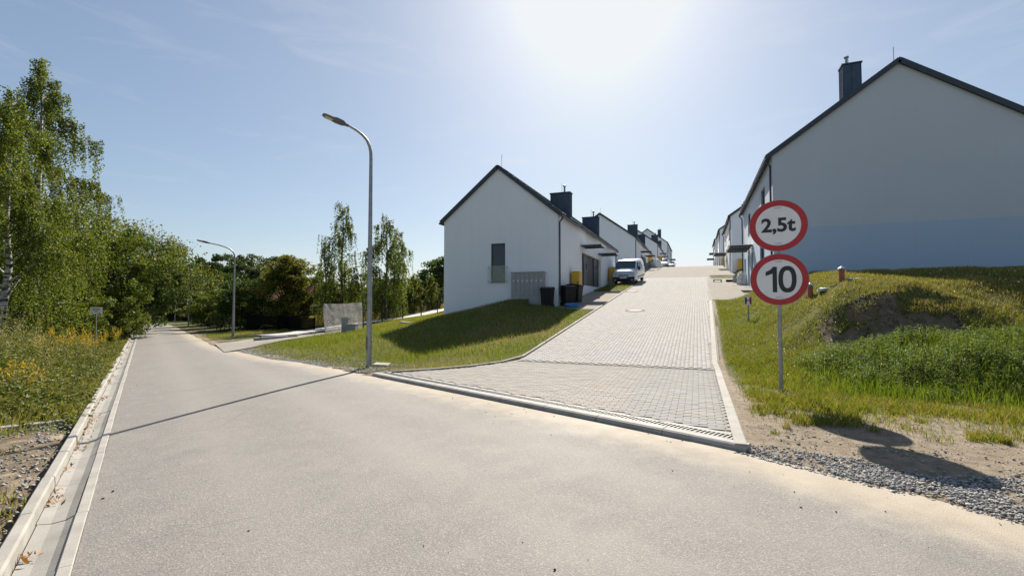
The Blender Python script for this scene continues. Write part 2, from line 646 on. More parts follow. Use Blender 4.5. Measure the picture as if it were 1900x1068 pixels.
def mat_paver(name, a, b_, c_, dirt=(0.36, 0.29, 0.2)):
    m, nt, out = new_mat(name)
    h = NT(nt)
    geo = h.n('ShaderNodeNewGeometry')
    oi = h.n('ShaderNodeObjectInfo')
    r = h.math('FRACT', h.math('ADD', geo.outputs['Random Per Island'], oi.outputs['Random']))
    co = geo.outputs['Position']
    mid, fine, big = h.noise(co, 2.2, 5, 0.6), h.noise(co, 130, 4, 0.7), h.noise(co, 0.5, 4)
    c = h.ramp(r, [(0.0, a), (0.5, b_), (1.0, c_)])
    c = h.mix(h.ramp(mid, [(0.45, 0.0), (0.75, 0.35)]), c, dirt)
    c = h.mix(h.ramp(big, [(0.35, 0.25), (0.6, 0.0)]), c, h.mix(1.0, c, (1.12, 1.1, 1.05), 'MULTIPLY'))
    c = h.mix(h.ramp(fine, [(0.3, 0.35), (0.6, 0.0)]), c, h.mix(1.0, c, (0.62, 0.62, 0.62), 'MULTIPLY'))
    b = h.n('ShaderNodeBsdfPrincipled', Roughness=0.9)
    b.inputs['Specular IOR Level'].default_value = 0.18
    h.l(c, b.inputs['Base Color'])
    h.l(h.bump(fine, 0.25, 0.004), b.inputs['Normal'])
    h.l(b.outputs[0], out.inputs['Surface'])
    return m


def mat_paving_far():
    m, nt, out = new_mat('paving_far')
    h = NT(nt)
    co = h.coord()
    br = h.n('ShaderNodeTexBrick', Scale=1.0, Mortar__Size=0.006, Mortar__Smooth=0.2, Brick__Width=0.2, Row__Height=0.1)
    br.inputs['Color1'].default_value = (0.30, 0.283, 0.262, 1)
    br.inputs['Color2'].default_value = (0.265, 0.25, 0.23, 1)
    br.inputs['Mortar'].default_value = (0.2, 0.17, 0.13, 1)
    h.l(co, br.inputs['Vector'])
    mid = h.noise(co, 1.5, 5, 0.6)
    c = h.mix(h.ramp(mid, [(0.4, 0.0), (0.75, 0.4)]), br.outputs['Color'], (0.40, 0.33, 0.25))
    b = h.n('ShaderNodeBsdfPrincipled', Roughness=0.95)
    b.inputs['Specular IOR Level'].default_value = 0.08
    h.l(c, b.inputs['Base Color'])
    h.l(h.bump(br.outputs['Fac'], -0.4, 0.004), b.inputs['Normal'])
    h.l(b.outputs[0], out.inputs['Surface'])
    return m


def mat_render_wall(name, base, band=None):
    """painted render; `band`: (height in object z, colour) of a second paint coat below it"""
    m, nt, out = new_mat(name)
    h = NT(nt)
    co = h.coord()
    n1, n2, n3 = h.noise(co, 0.35, 5, 0.6), h.noise(co, 3.5, 6, 0.65), h.noise(co, 260, 3, 0.7)
    mp = h.n('ShaderNodeMapping')
    mp.inputs['Scale'].default_value = (2.2, 2.2, 0.12)
    h.l(co, mp.inputs['Vector'])
    streak = h.noise(mp.outputs[0], 2.0, 6, 0.65)
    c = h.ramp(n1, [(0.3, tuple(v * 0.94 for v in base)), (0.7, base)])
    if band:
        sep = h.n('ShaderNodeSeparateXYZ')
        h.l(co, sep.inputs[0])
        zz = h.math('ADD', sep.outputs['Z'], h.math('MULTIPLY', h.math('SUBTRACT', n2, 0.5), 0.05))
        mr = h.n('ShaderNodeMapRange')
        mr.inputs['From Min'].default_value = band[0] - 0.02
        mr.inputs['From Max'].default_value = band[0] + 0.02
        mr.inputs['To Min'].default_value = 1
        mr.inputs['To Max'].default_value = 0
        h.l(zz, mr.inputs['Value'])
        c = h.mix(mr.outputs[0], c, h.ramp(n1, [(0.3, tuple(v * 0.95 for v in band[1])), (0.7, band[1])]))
    c = h.mix(h.ramp(streak, [(0.5, 0.0), (0.85, 0.16)]), c, (0.45, 0.43, 0.40))
    c = h.mix(h.ramp(n2, [(0.55, 0.0), (0.9, 0.12)]), c, (0.55, 0.52, 0.48))
    b = h.n('ShaderNodeBsdfPrincipled', Roughness=0.92)
    b.inputs['Specular IOR Level'].default_value = 0.2
    h.l(c, b.inputs['Base Color'])
    h.l(h.bump(n3, 0.25, 0.004), b.inputs['Normal'])
    h.l(b.outputs[0], out.inputs['Surface'])
    return m


def mat_glass_pane(name, col=(0.015, 0.02, 0.026)):
    m, nt, out = new_mat(name)
    h = NT(nt)
    b = h.n('ShaderNodeBsdfPrincipled', Roughness=0.04)
    b.inputs['Base Color'].default_value = (*col, 1)
    b.inputs['Specular IOR Level'].default_value = 0.5
    n = h.noise(h.coord(), 1.3, 2)
    h.l(h.bump(n, 0.04, 0.05), b.inputs['Normal'])
    h.l(b.outputs[0], out.inputs['Surface'])
    return m


def mat_clear_glass():
    m, nt, out = new_mat('balustrade_glass')
    h = NT(nt)
    t = h.n('ShaderNodeBsdfTransparent')
    t.inputs[0].default_value = (0.93, 0.96, 0.955, 1)
    g = h.n('ShaderNodeBsdfGlossy', Roughness=0.03)
    fr = h.n('ShaderNodeFresnel', IOR=1.45)
    mx = h.n('ShaderNodeMixShader')
    h.l(h.math('ADD', fr.outputs[0], h.math('MULTIPLY', h.noise(h.coord(), 3, 3), 0.02)), mx.inputs[0])
    h.l(t.outputs[0], mx.inputs[1])
    h.l(g.outputs[0], mx.inputs[2])
    h.l(mx.outputs[0], out.inputs['Surface'])
    return m


def mat_mesh_cloth():
    """worn mesh banner: woven cloth, lets light through"""
    m, nt, out = new_mat('banner_cloth')
    h = NT(nt)
    co = h.coord()
    n = h.noise(co, 3.0, 5, 0.6)
    c = h.ramp(n, [(0.3, (0.20, 0.20, 0.205)), (0.7, (0.40, 0.395, 0.385))])
    d = h.n('ShaderNodeBsdfDiffuse')
    h.l(c, d.inputs[0])
    t = h.n('ShaderNodeBsdfTranslucent')
    h.l(c, t.inputs[0])
    tr = h.n('ShaderNodeBsdfTransparent')
    a = h.n('ShaderNodeMixShader', Fac=0.45)
    h.l(d.outputs[0], a.inputs[1])
    h.l(t.outputs[0], a.inputs[2])
    b = h.n('ShaderNodeMixShader', Fac=0.5)
    h.l(a.outputs[0], b.inputs[1])
    h.l(tr.outputs[0], b.inputs[2])
    h.l(b.outputs[0], out.inputs['Surface'])
    return m


def mat_bark(name, a, b_, birch=False):
    m, nt, out = new_mat(name)
    h = NT(nt)
    co = h.coord()
    mp = h.n('ShaderNodeMapping')
    mp.inputs['Scale'].default_value = (1, 1, 4.0) if birch else (6, 6, 0.8)
    h.l(co, mp.inputs['Vector'])
    n = h.noise(mp.outputs[0], 2.2 if birch else 3, 6, 0.7)
    c = h.ramp(n, [(0.42, a), (0.56, b_)])
    b = h.n('ShaderNodeBsdfPrincipled', Roughness=0.9)
    h.l(c, b.inputs['Base Color'])
    h.l(h.bump(n, 0.6, 0.03), b.inputs['Normal'])
    h.l(b.outputs[0], out.inputs['Surface'])
    return m


M = {}
M['ground'] = mat_ground()
M['asphalt'] = mat_asphalt()
M['paver'] = mat_paver('paver_light', (0.345, 0.333, 0.32), (0.372, 0.36, 0.346), (0.405, 0.392, 0.376))
M['paver_fan'] = mat_paver('paver_fan', (0.285, 0.264, 0.242), (0.312, 0.29, 0.266), (0.342, 0.319, 0.292))
M['paver_grey'] = mat_paver('paver_grey', (0.265, 0.26, 0.25), (0.285, 0.28, 0.27), (0.305, 0.3, 0.29))
M['paving_far'] = mat_paving_far()
M['bed'] = simple('joint_sand', (0.24, 0.21, 0.17), 0.95, var=0.3, vscale=9, bump=0.3, bscale=150)
M['concrete'] = simple('concrete', (0.30, 0.282, 0.25), 0.85, var=0.16, vscale=4, bump=0.3, bscale=120)
M['concrete_dark'] = simple('concrete_channel', (0.25, 0.238, 0.215), 0.85, var=0.2, vscale=3, bump=0.3, bscale=90)
M['concrete_grey'] = simple('concrete_kerb', (0.34, 0.33, 0.31), 0.8, var=0.18, vscale=5, bump=0.3, bscale=110)
M['iron'] = simple('cast_iron', (0.11, 0.108, 0.103), 0.6, 0.3, var=0.25, vscale=14, bump=0.2, bscale=80)
M['dark'] = simple('dark_void', (0.012, 0.011, 0.01), 0.9)
M['galv'] = simple('galvanised_steel', (0.30, 0.31, 0.315), 0.5, 0.75, var=0.2, vscale=9, bump=0.05, bscale=60)
M['galv_dark'] = simple('lamp_head_grey', (0.12, 0.125, 0.13), 0.5, 0.3, var=0.15, vscale=9)
M['lens'] = simple('lamp_lens', (0.5, 0.47, 0.36), 0.2, 0.0, var=0.1)
M['wall'] = mat_render_wall('white_render', (0.76, 0.79, 0.835))
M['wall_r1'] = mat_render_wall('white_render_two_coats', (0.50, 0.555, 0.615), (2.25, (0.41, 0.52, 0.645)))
M['anth'] = simple('anthracite_metal', (0.035, 0.045, 0.06), 0.5, 0.2, var=0.18, vscale=5)
M['chim'] = simple('chimney_cladding', (0.055, 0.075, 0.11), 0.42, 0.4, var=0.2, vscale=3)
M['tile'] = simple('roof_tile', (0.04, 0.042, 0.047), 0.5, 0.0, var=0.25, vscale=8, bump=0.15, bscale=50)
M['cladding'] = simple('door_cladding', (0.045, 0.05, 0.058), 0.5, 0.1, var=0.15, vscale=4)
M['door'] = simple('door_leaf', (0.055, 0.06, 0.068), 0.45, 0.1, var=0.12, vscale=4)
M['pane'] = mat_glass_pane('window_pane')
M['pane_blue'] = mat_glass_pane('pane_sky', (0.022, 0.03, 0.042))
M['clear'] = mat_clear_glass()
M['white_paint'] = simple('white_paint', (0.75, 0.75, 0.74), 0.5, var=0.05)
M['yellow'] = simple('gas_box_yellow', (0.56, 0.33, 0.02), 0.5, var=0.12, vscale=3)
M['grey_box'] = simple('cabinet_grey', (0.33, 0.335, 0.34), 0.6, var=0.1, vscale=4)
M['grey_box2'] = simple('cabinet_door_grey', (0.29, 0.295, 0.30), 0.6, var=0.1, vscale=4)
M['black_plastic'] = simple('black_plastic', (0.012, 0.0125, 0.014), 0.6, var=0.25, vscale=5, spec=.25)
M['tool_black'] = simple('tool_black', (0.012, 0.012, 0.013), 0.95, var=0.2, spec=.02)
M['blue_plastic'] = simple('blue_plastic', (0.06, 0.20, 0.50), 0.45, var=0.15, vscale=6)
M['sign_red'] = simple('sign_red', (0.42, 0.018, 0.025), 0.4, var=0.12, vscale=5)
M['sign_white'] = simple('sign_white', (0.74, 0.74, 0.75), 0.4, var=0.05, vscale=4)
M['sign_black'] = simple('sign_black', (0.012, 0.014, 0.02), 0.4, var=0.1)
M['sign_back'] = simple('sign_back', (0.35, 0.36, 0.36), 0.5, 0.5)
M['hydrant_red'] = simple('hydrant_red', (0.30, 0.03, 0.03), 0.55, var=0.2, vscale=8)
M['brick_red'] = simple('brick_red_plastic', (0.27, 0.075, 0.045), 0.65, var=0.25, vscale=9)
M['cap_grey'] = simple('cap_metal', (0.55, 0.55, 0.56), 0.4, 0.4, var=0.1)
M['sheet'] = simple('pale_green_sheeting', (0.42, 0.50, 0.42), 0.6, var=0.12, vscale=6)
M['sack_white'] = simple('white_sack', (0.72, 0.72, 0.70), 0.7, var=0.12, vscale=8, bump=0.5, bscale=16)
M['sack_grey'] = simple('grey_sack', (0.30, 0.29, 0.28), 0.8, var=0.2, vscale=8, bump=0.5, bscale=16)
M['cloth'] = mat_mesh_cloth()
M['print_grey'] = simple('faded_print', (0.16, 0.17, 0.19), 0.8, var=0.2)
M['black_fence'] = simple('black_fence', (0.006, 0.006, 0.006), 0.85, 0.0, var=0.3, vscale=4, spec=.12)
M['fence_green'] = simple('fence_green', (0.02, 0.05, 0.032), 0.5, 0.2)
M['fence_dark'] = simple('fence_post_dark', (0.022, 0.026, 0.026), 0.5, 0.2)
M['van_white'] = simple('van_paint', (0.50, 0.56, 0.64), 0.28, 0.15, var=0.04, coat=0.6)
M['car_silver'] = simple('car_silver', (0.42, 0.43, 0.45), 0.3, 0.5, var=0.05, coat=0.5)
M['car_glass'] = mat_glass_pane('car_glass', (0.03, 0.06, 0.075))
M['bumper'] = simple('bumper_plastic', (0.022, 0.024, 0.028), 0.6, var=0.15)
M['tyre'] = simple('tyre', (0.014, 0.014, 0.015), 0.85, var=0.2)
M['rim'] = simple('rim', (0.45, 0.46, 0.47), 0.35, 0.7)
M['headlight'] = simple('headlight', (0.50, 0.52, 0.54), 0.12, 0.3)
M['plate'] = simple('number_plate', (0.7, 0.7, 0.68), 0.5)
M['gravel'] = mat_paver('gravel_stone', (0.17, 0.168, 0.17), (0.30, 0.295, 0.29), (0.44, 0.43, 0.41), (0.33, 0.29, 0.23))
M['clod'] = simple('dark_clod', (0.05, 0.042, 0.035), 0.9, var=0.4)
M['litter'] = leafmat('dry_leaf_litter', [(0.16, 0.07, 0.02), (0.32, 0.15, 0.05), (0.42, 0.26, 0.10)], 0.2)
M['grass'] = leafmat('lawn_blades', [(0.085, 0.105, 0.012), (0.14, 0.16, 0.02), (0.20, 0.195, 0.03), (0.32, 0.26, 0.08)], 0.45, nscale=0.35)
M['grass_lush'] = leafmat('lush_blades', [(0.08, 0.13, 0.014), (0.125, 0.18, 0.02), (0.18, 0.225, 0.03)], 0.48, nscale=0.5)
M['grass_dry'] = leafmat('dry_blades', [(0.22, 0.16, 0.06), (0.34, 0.26, 0.12), (0.42, 0.35, 0.19)], 0.35)
M['weed'] = leafmat('weed_leaves', [(0.065, 0.11, 0.025), (0.11, 0.165, 0.04), (0.17, 0.22, 0.06)], 0.48)
M['verge'] = leafmat('verge_leaves', [(0.045, 0.075, 0.014), (0.09, 0.125, 0.024), (0.16, 0.17, 0.04), (0.26, 0.2, 0.09)], 0.4)
M['golden'] = leafmat('goldenrod_flower', [(0.42, 0.26, 0.01), (0.56, 0.38, 0.02), (0.5, 0.40, 0.06)], 0.35)
M['seedhead'] = leafmat('seed_heads', [(0.28, 0.21, 0.14), (0.42, 0.34, 0.25), (0.52, 0.46, 0.37)], 0.3)
M['daisy'] = leafmat('white_blossom', [(0.6, 0.6, 0.5), (0.75, 0.74, 0.66)], 0.3)
M['birch_leaf'] = leafmat('birch_leaves', [(0.046, 0.079, 0.014), (0.084, 0.125, 0.022), (0.138, 0.172, 0.030), (0.228, 0.218, 0.036)], 0.42, nscale=0.35)
M['birch_leaf_b'] = leafmat('birch_leaves_far', [(0.063, 0.096, 0.023), (0.109, 0.144, 0.034), (0.172, 0.198, 0.046)], 0.45, nscale=0.35)
M['maple_leaf'] = leafmat('maple_leaves', [(0.036, 0.073, 0.016), (0.072, 0.119, 0.022), (0.130, 0.161, 0.031), (0.221, 0.182, 0.039)], 0.4, nscale=0.4)
M['dark_leaf'] = leafmat('dark_leaves', [(0.032, 0.065, 0.019), (0.061, 0.104, 0.027), (0.102, 0.145, 0.038)], 0.35, nscale=0.3)
M['walnut_leaf'] = leafmat('walnut_leaves', [(0.046, 0.072, 0.015), (0.098, 0.120, 0.024), (0.172, 0.174, 0.033), (0.230, 0.180, 0.044)], 0.4, nscale=0.4)
M['far_leaf'] = leafmat('far_leaves', [(0.042, 0.070, 0.030), (0.074, 0.108, 0.043), (0.114, 0.144, 0.056)], 0.3, nscale=0.15)
M['needle'] = leafmat('needles', [(0.02, 0.04, 0.018), (0.038, 0.062, 0.026), (0.055, 0.08, 0.03)], 0.25, nscale=0.2)
M['sapling_leaf'] = leafmat('sapling_leaves', [(0.08, 0.11, 0.02), (0.14, 0.165, 0.035), (0.2, 0.2, 0.05)], 0.45)
M['bark'] = mat_bark('bark_brown', (0.035, 0.027, 0.02), (0.09, 0.07, 0.05))
M['birch_bark'] = mat_bark('birch_bark', (0.03, 0.028, 0.026), (0.55, 0.53, 0.49), True)
M['red_roof'] = simple('red_roof', (0.33, 0.10, 0.06), 0.7, var=0.2, vscale=3)
M['cream'] = simple('cream_wall', (0.62, 0.60, 0.55), 0.85, var=0.06)
M['path'] = simple('pale_path', (0.50, 0.47, 0.42), 0.9, var=0.15, vscale=1.5, bump=0.2, bscale=60)


# ================================================================== THE SETTING
def grow(a, b, step, lim, g=1.16):
    c = list(np.arange(a, b + 1e-6, step))
    d = step
    while c[-1] < lim:
        d *= g
        c.append(c[-1] + d)
    d = step
    lo = [a]
    while lo[-1] > -lim:
        d *= g
        lo.append(lo[-1] - d)
    return np.array(lo[:0:-1] + c)


gx = grow(-30, 12, 0.25, 900)
gy = grow(-4, 42, 0.25, 900)
GX, GY = np.meshgrid(gx, gy)
GZ = ground_z(GX, GY)
far = smooth(140, 260, np.hypot(GX, GY))
GZ = GZ * (1 - far) + np.where(GX > -20, np.minimum(GZ, 9.0), -1.6) * far
nx, ny = len(gx), len(gy)
idx = np.arange(nx * ny).reshape(ny, nx)
F = np.stack([idx[:-1, :-1], idx[:-1, 1:], idx[1:, 1:], idx[1:, :-1]], -1).reshape(-1, 4)
me = mesh_np('ground', np.stack([GX, GY, GZ], -1).reshape(-1, 3), F, True)
S, T = st(GX, GY)
TR = t_right(S)
rightside = (GX > x_dr(GY) - .1)
sand = np.zeros_like(GX)
sand = np.where(rightside, (1 - smooth(8.3, 10.6, GY + (fbm(GX, GY, 1.2, 21) - .5) * 3.4)) * .9, sand)
sand = np.where(rightside & (GX < x_dr(GY) + 1.0), np.maximum(sand, .9 - smooth(0.0, 0.3, GX - x_dr(GY))), sand)
leftlawn = (T > TR) & (GX < x_dl(GY))
edge = 1 - smooth(0.15, 0.9, T - TR)
sand = np.where(leftlawn, edge * .8, sand)
patch = (T < -.6) & (S < 8.6) & (S > -5)
sand = np.where(patch, 0.42, sand)

grass = np.where(patch, .15, 0.85 - sand * 0.75)
_yb = GY + (fbm(GX, GY, 1.7, 3) - .5) * .9
bank = rightside * smooth(12.3, 12.6, _yb) * (1 - smooth(13.7, 14.0, _yb)) * smooth(2.6, 3.1, GX) * (1 - smooth(5.4, 6.2, GX)) * smooth(.36, .46, fbm(GX, GY, .8, 19))
grass = grass * (1 - bank)
gw = smooth(.45, .6, fbm(GX, GY, 2.3, 33))
grass = np.where(leftlawn & (T - TR < 1.6), grass * (0.35 + .65 * gw), grass)
for nm, arr in (('grass', grass), ('sand', sand)):
    a = me.attributes.new(nm, 'FLOAT', 'POINT')
    a.data.foreach_set('value', np.ascontiguousarray(arr.ravel(), np.float32))
tag(link('ground', me, M['ground']), 'sandy soil and rough turf around road and driveway', 'ground', kind='structure')

# ---- road
ss = np.concatenate([np.arange(-40, 0, 1.0), np.arange(0, 30, 0.4), np.arange(30, 118, 2.0)])
uu = np.linspace(0, 1, 22)
SS, UU = np.meshgrid(ss, uu, indexing='ij')
wobble = (fbm(SS, SS * 0, 0.9, 41) - .5) * 0.22 * np.where((SS > 2.5) & (SS < 11), 0, 1)
TT = T_LEFT + UU * (t_right(SS) + wobble - T_LEFT)
# across the driveway mouth the asphalt runs up to the kerb line
RX, RY = xy(SS, TT)
RZ = z_road(SS) + 0.02 * np.sin(UU * math.pi) * smooth(0, 10, SS)
idx = np.arange(SS.size).reshape(SS.shape)
F = np.stack([idx[:-1, :-1], idx[1:, :-1], idx[1:, 1:], idx[:-1, 1:]], -1).reshape(-1, 4)[:, ::-1]
me = mesh_np('road', np.stack([RX, RY, RZ], -1).reshape(-1, 3), F, True)
dr = t_right(SS) - TT
dust = np.maximum(1 - smooth(0, 1.1, dr), 0.0) * np.where(SS > 2.4, .75, 1.0) + 0.22 * (1 - smooth(0, 3.5, dr))
dust = np.maximum(dust, 0.2 * (1 - smooth(0, .5, TT - T_LEFT)))
a = me.attributes.new('dust', 'FLOAT', 'POINT')
a.data.foreach_set('value', np.ascontiguousarray(dust.ravel(), np.float32))
trk = np.exp(-((TT - 0.75) / .3) ** 2) + np.exp(-((TT - 2.3) / .3) ** 2) + .7 * np.exp(-((TT - 3.6) / .35) ** 2)
a = me.attributes.new('track', 'FLOAT', 'POINT')
a.data.foreach_set('value', np.ascontiguousarray(np.clip(trk, 0, 1).ravel(), np.float32))
tag(link('road', me, M['asphalt']), 'worn grey asphalt road running off to the left', 'road', kind='structure')

# ---- gutter along the left side of the road: kerbstones, channel slabs, edging stones
gutter = tag(thing('road_gutter', 'pale concrete gutter with low kerb along the left side of the road', 'gutter'), kind='structure')


def strip_mesh(name, prof, s0, s1, jit=0.0, zoff=0.0):
    V = []
    for s_ in (s0, s1):
        for (t_, z_) in prof:
            x_, y_ = xy(s_, t_ + jit)
            V.append((x_, y_, float(z_road(np.array(s_))) + z_ + zoff))
    n = len(prof)
    return MB().add(V, [tuple(range(n)), tuple(range(2 * n - 1, n - 1, -1))] + [(i, (i + 1) % n, n + (i + 1) % n, n + i) for i in range(n)]).mesh(name)


kerb_prof = [(-.695, -.12), (-.695, .075), (-.685, .085), (-.625, .085), (-.610, .072), (-.600, -.12)]
chan_prof = [(-.598, -.14), (-.598, -.012), (-.52, -.028), (-.44, -.022), (-.388, .004), (-.388, -.14)]
edge_prof = [(-.384, -.12), (-.384, .008), (-.378, .014), (-.318, .014), (-.312, .008), (-.312, -.12)]
for i in range(-4, 70):
    s0 = i * 1.0 if i < 40 else 40 + (i - 40) * 2.0
    s1 = s0 + (1.0 if i < 40 else 2.0) - 0.006
    for nm, pr, mt in (('kerbstone', kerb_prof, 'concrete'), ('channel_slab', chan_prof, 'concrete_dark'), ('edging_stone', edge_prof, 'concrete')):
        link(nm, strip_mesh(nm, pr, s0, s1, random.uniform(-.003, .003), random.uniform(-.003, .003)), M[mt], gutter)

# ---- driveway bed and pavers
yy = np.concatenate([np.arange(6.0, 14, 0.2), np.arange(14, 130, 0.5)])
uu = np.linspace(0, 1, 16)
YY, UU = np.meshgrid(yy, uu, indexing='ij')
XL = np.where(YY < 9.34, (YY - DR_A[1]) / (DR_B[1] - DR_A[1]) * (DR_B[0] - DR_A[0]) + DR_A[0], x_dl(YY))
XL = np.minimum(np.maximum(XL, -7.3), x_dr(YY) - .02)
XX = XL + UU * (x_dr(YY) - XL)
ZZ = z_fan(XX, YY) - 0.012
idx = np.arange(YY.size).reshape(YY.shape)
F = np.stack([idx[:-1, :-1], idx[:-1, 1:], idx[1:, 1:], idx[1:, :-1]], -1).reshape(-1, 4)
FAR_Y = 46.0
ymid = YY[:-1, :-1].ravel()
Vd = np.stack([XX, YY, ZZ], -1).reshape(-1, 3)
drive = tag(link('driveway', mesh_np('driveway', Vd, F[ymid < FAR_Y], True), M['bed']),
            'pale paved driveway climbing between the two rows of white houses', 'driveway', kind='structure')
Vf = Vd.copy()
Vf[:, 2] += 0.010
link('upper_paving', mesh_np('upper_paving', Vf, F[ymid >= FAR_Y - .6], True), M['paving_far'], drive)

def on_plane(px, py, z):
    d = at(px, py, 1.0) - CAM
    return CAM + d * (z - CAM_H) / d[2]
gA, gB = on_plane(1197, 682, .04), on_plane(1147, 772, .0)


def in_grey(x, y):
    xl = gA[0] + (y - gA[1]) * (gB[0] - gA[0]) / (gB[1] - gA[1])
    return (y < 11.9) & (x > xl) & (x < 0.25) & (y > gB[1] - 1.6)


def paver_template(lx, ly, ch, b=0.006, h=0.05):
    hx, hy = lx / 2, ly / 2

    def ring(i):
        return [(-hx + i + ch, -hy + i), (hx - i - ch, -hy + i), (hx - i, -hy + i + ch), (hx - i, hy - i - ch),
                (hx - i - ch, hy - i), (-hx + i + ch, hy - i), (-hx + i, hy - i - ch), (-hx + i, -hy + i + ch)]
    V = [(x, y, 0.0) for x, y in ring(b)] + [(x, y, -b) for x, y in ring(0)] + [(x, y, -h) for x, y in ring(0)]
    return np.array(V)


PF_Q = np.array([(k + i, k + (i + 1) % 8, k + 8 + (i + 1) % 8, k + 8 + i) for k in (0, 8) for i in range(8)])[:, ::-1]
rows = []      # centre x, y, kind(0 lower,1 upper), grey
e_ = (DR_B - DR_A) / np.linalg.norm(DR_B - DR_A)
n_ = np.array([-e_[1], e_[0]])
if n_[1] < 0:
    n_ = -n_
# lower fan, laid in courses across
k = 0
y = 5.6
while y < 11.88:
    x = -7.6 + (k % 2) * 0.1
    while x < 0.42:
        c = np.array([x, y])
        dist = (c - DR_A) @ n_
        if dist > 0.42 and x > float(x_dl(y)) + 0.06 and x < 0.30:
            rows.append((x, y, 0, bool(in_grey(x, y))))
        x += 0.2
    if (np.array([.3, y]) - DR_A) @ n_ > .42:
        lastx = max((q[0] for q in rows if q[1] == y), default=None)
        if lastx is not None and .36 - (lastx + .1) > .05:
            rows.append((lastx + .1 + .07, y, 2, bool(in_grey(.1, y))))
    y += 0.1
    k += 1
n_lower = len(rows)
k = 0
x = -4.46
while x < 1.1:
    y = 12.14 + (k % 2) * 0.1
    while y < FAR_Y:
        if x < float(x_dr(y)) - 0.20:
            rows.append((x, y, 1, False))
        y += 0.2
    x += 0.1
    k += 1
R = np.array([(a, b, c, d) for a, b, c, d in rows], float)
RZc = z_fan(R[:, 0], R[:, 1]) + rng.normal(0, 0.0012, len(R))
depth = (R[:, 0] * FWD[0] + R[:, 1] * FWD[1])
lat = np.abs((R[:, 0] * RGT[0] + R[:, 1] * RGT[1]) / depth)
vis = (depth > 1) & (lat < 1.05) & (R[:, 2] != 2)
order = np.argsort(np.where(vis, depth, 1e9))
single = np.zeros(len(R), bool)
single[order[:300]] = True
T_LOW = paver_template(0.1965, 0.0965, 0.008, .004)
T_HALF = paver_template(0.135, 0.0945, 0.008)
T_UP = paver_template(0.0982, 0.193, 0.014, .004)


def paver_mesh(name, T_):
    mb = MB()
    mb.add([tuple(v) for v in T_], [tuple(range(8))] + [tuple(f) for f in PF_Q])
    return mb.mesh(name)


me_low = {False: paver_mesh('paver', T_LOW), True: paver_mesh('paver', T_LOW)}
me_low[False].materials.append(M['paver_fan'])
me_low[True].materials.append(M['paver_grey'])
dzdx = (z_fan(R[:, 0] + .05, R[:, 1]) - z_fan(R[:, 0] - .05, R[:, 1])) / .1
dzdy = (z_fan(R[:, 0], R[:, 1] + .05) - z_fan(R[:, 0], R[:, 1] - .05)) / .1
for i in np.nonzero(single)[0]:
    o = link('paver', me_low[bool(R[i, 3])], None, drive)
    o.location = (R[i, 0], R[i, 1], RZc[i])
    o.rotation_euler = (math.atan(dzdy[i]) + random.gauss(0, .004), -math.atan(dzdx[i]) + random.gauss(0, .004), random.gauss(0, .006))


def bulk(sel, T_, nm, mat):
    I = np.nonzero(sel)[0]
    V = T_[None, :, :].repeat(len(I), 0).copy()
    V[:, :, 2] += RZc[I][:, None] + V[:, :, 0] * dzdx[I][:, None] + V[:, :, 1] * dzdy[I][:, None]
    V[:, :, 0] += R[I, 0][:, None]
    V[:, :, 1] += R[I, 1][:, None]
    base = (np.arange(len(I)) * 24)[:, None, None]
    quads = (PF_Q[None] + base).reshape(-1, 4)
    tops = np.array([[0, 1, 2, 3], [0, 3, 4, 7], [4, 5, 6, 7]])
    quads = np.concatenate([quads, (tops[None] + base).reshape(-1, 4)])
    o = link(nm, mesh_np(nm, V.reshape(-1, 3), quads), mat, drive)
    o['kind'] = 'stuff'


bulk((R[:, 2] == 0) & ~single & (R[:, 3] == 0), T_LOW, 'fan_pavers', M['paver_fan'])
bulk((R[:, 2] == 0) & ~single & (R[:, 3] == 1), T_LOW, 'grey_pavers', M['paver_grey'])
bulk(R[:, 2] == 2, T_HALF, 'half_pavers', M['paver_grey'])
bulk((R[:, 2] == 1) & ~single, T_UP, 'slope_pavers', M['paver'])


# edging stones of the driveway
def along(pts, step):
    pts = np.array(pts, float)
    seg = np.hypot(*np.diff(pts, axis=0).T)
    cum = np.concatenate([[0], np.cumsum(seg)])
    q = np.arange(0, cum[-1], step)
    return [(np.interp(a, cum, pts[:, 0]), np.interp(a, cum, pts[:, 1])) for a in q]


def edging(pts, w, name, mat, parent, step=1.0, zf=None, up=0.02, side=-1):
    P = along(pts, step)
    zf = zf or (lambda a, b: float(z_fan(np.array(a), np.array(b))))
    for (a, b) in zip(P[:-1], P[1:]):
        a, b = np.array(a), np.array(b)
        d = (b - a) / np.linalg.norm(b - a)
        n = np.array([-d[1], d[0]]) * -side * w
        b2 = b - d * 0.006
        V = []
        for p in (a, b2):
            zz = zf(p[0], p[1])
            for q, h_ in ((p, -.12), (p, up - .006), (p + n * .08, up), (p + n * .92, up), (p + n, up - .006), (p + n, -.12)):
                V.append((q[0], q[1], zz + h_ + random.uniform(-.001, .001)))
        link(name, MB().add(V, [(0, 1, 2, 3, 4, 5), (11, 10, 9, 8, 7, 6)] + [(i, 6 + i, 6 + (i + 1) % 6, (i + 1) % 6) for i in range(6)]).mesh(name), mat, parent)


edging([(float(x_dl(y_)) + .01, y_) for y_ in np.concatenate([np.arange(9.5, 12.2, .15), np.arange(12.2, 62, 1.0)])], 0.08, 'edging_stone', M['concrete'], drive, up=0.035, side=-1)
edging([(float(x_dr(y_)) - .12 - (.05 if y_ > 11.9 else 0), y_) for y_ in np.concatenate([np.arange(5.75, 12, .25), np.arange(12, 27.2, 1.0)])], 0.13, 'edging_stone', M['concrete'], drive, up=0.012, side=1)
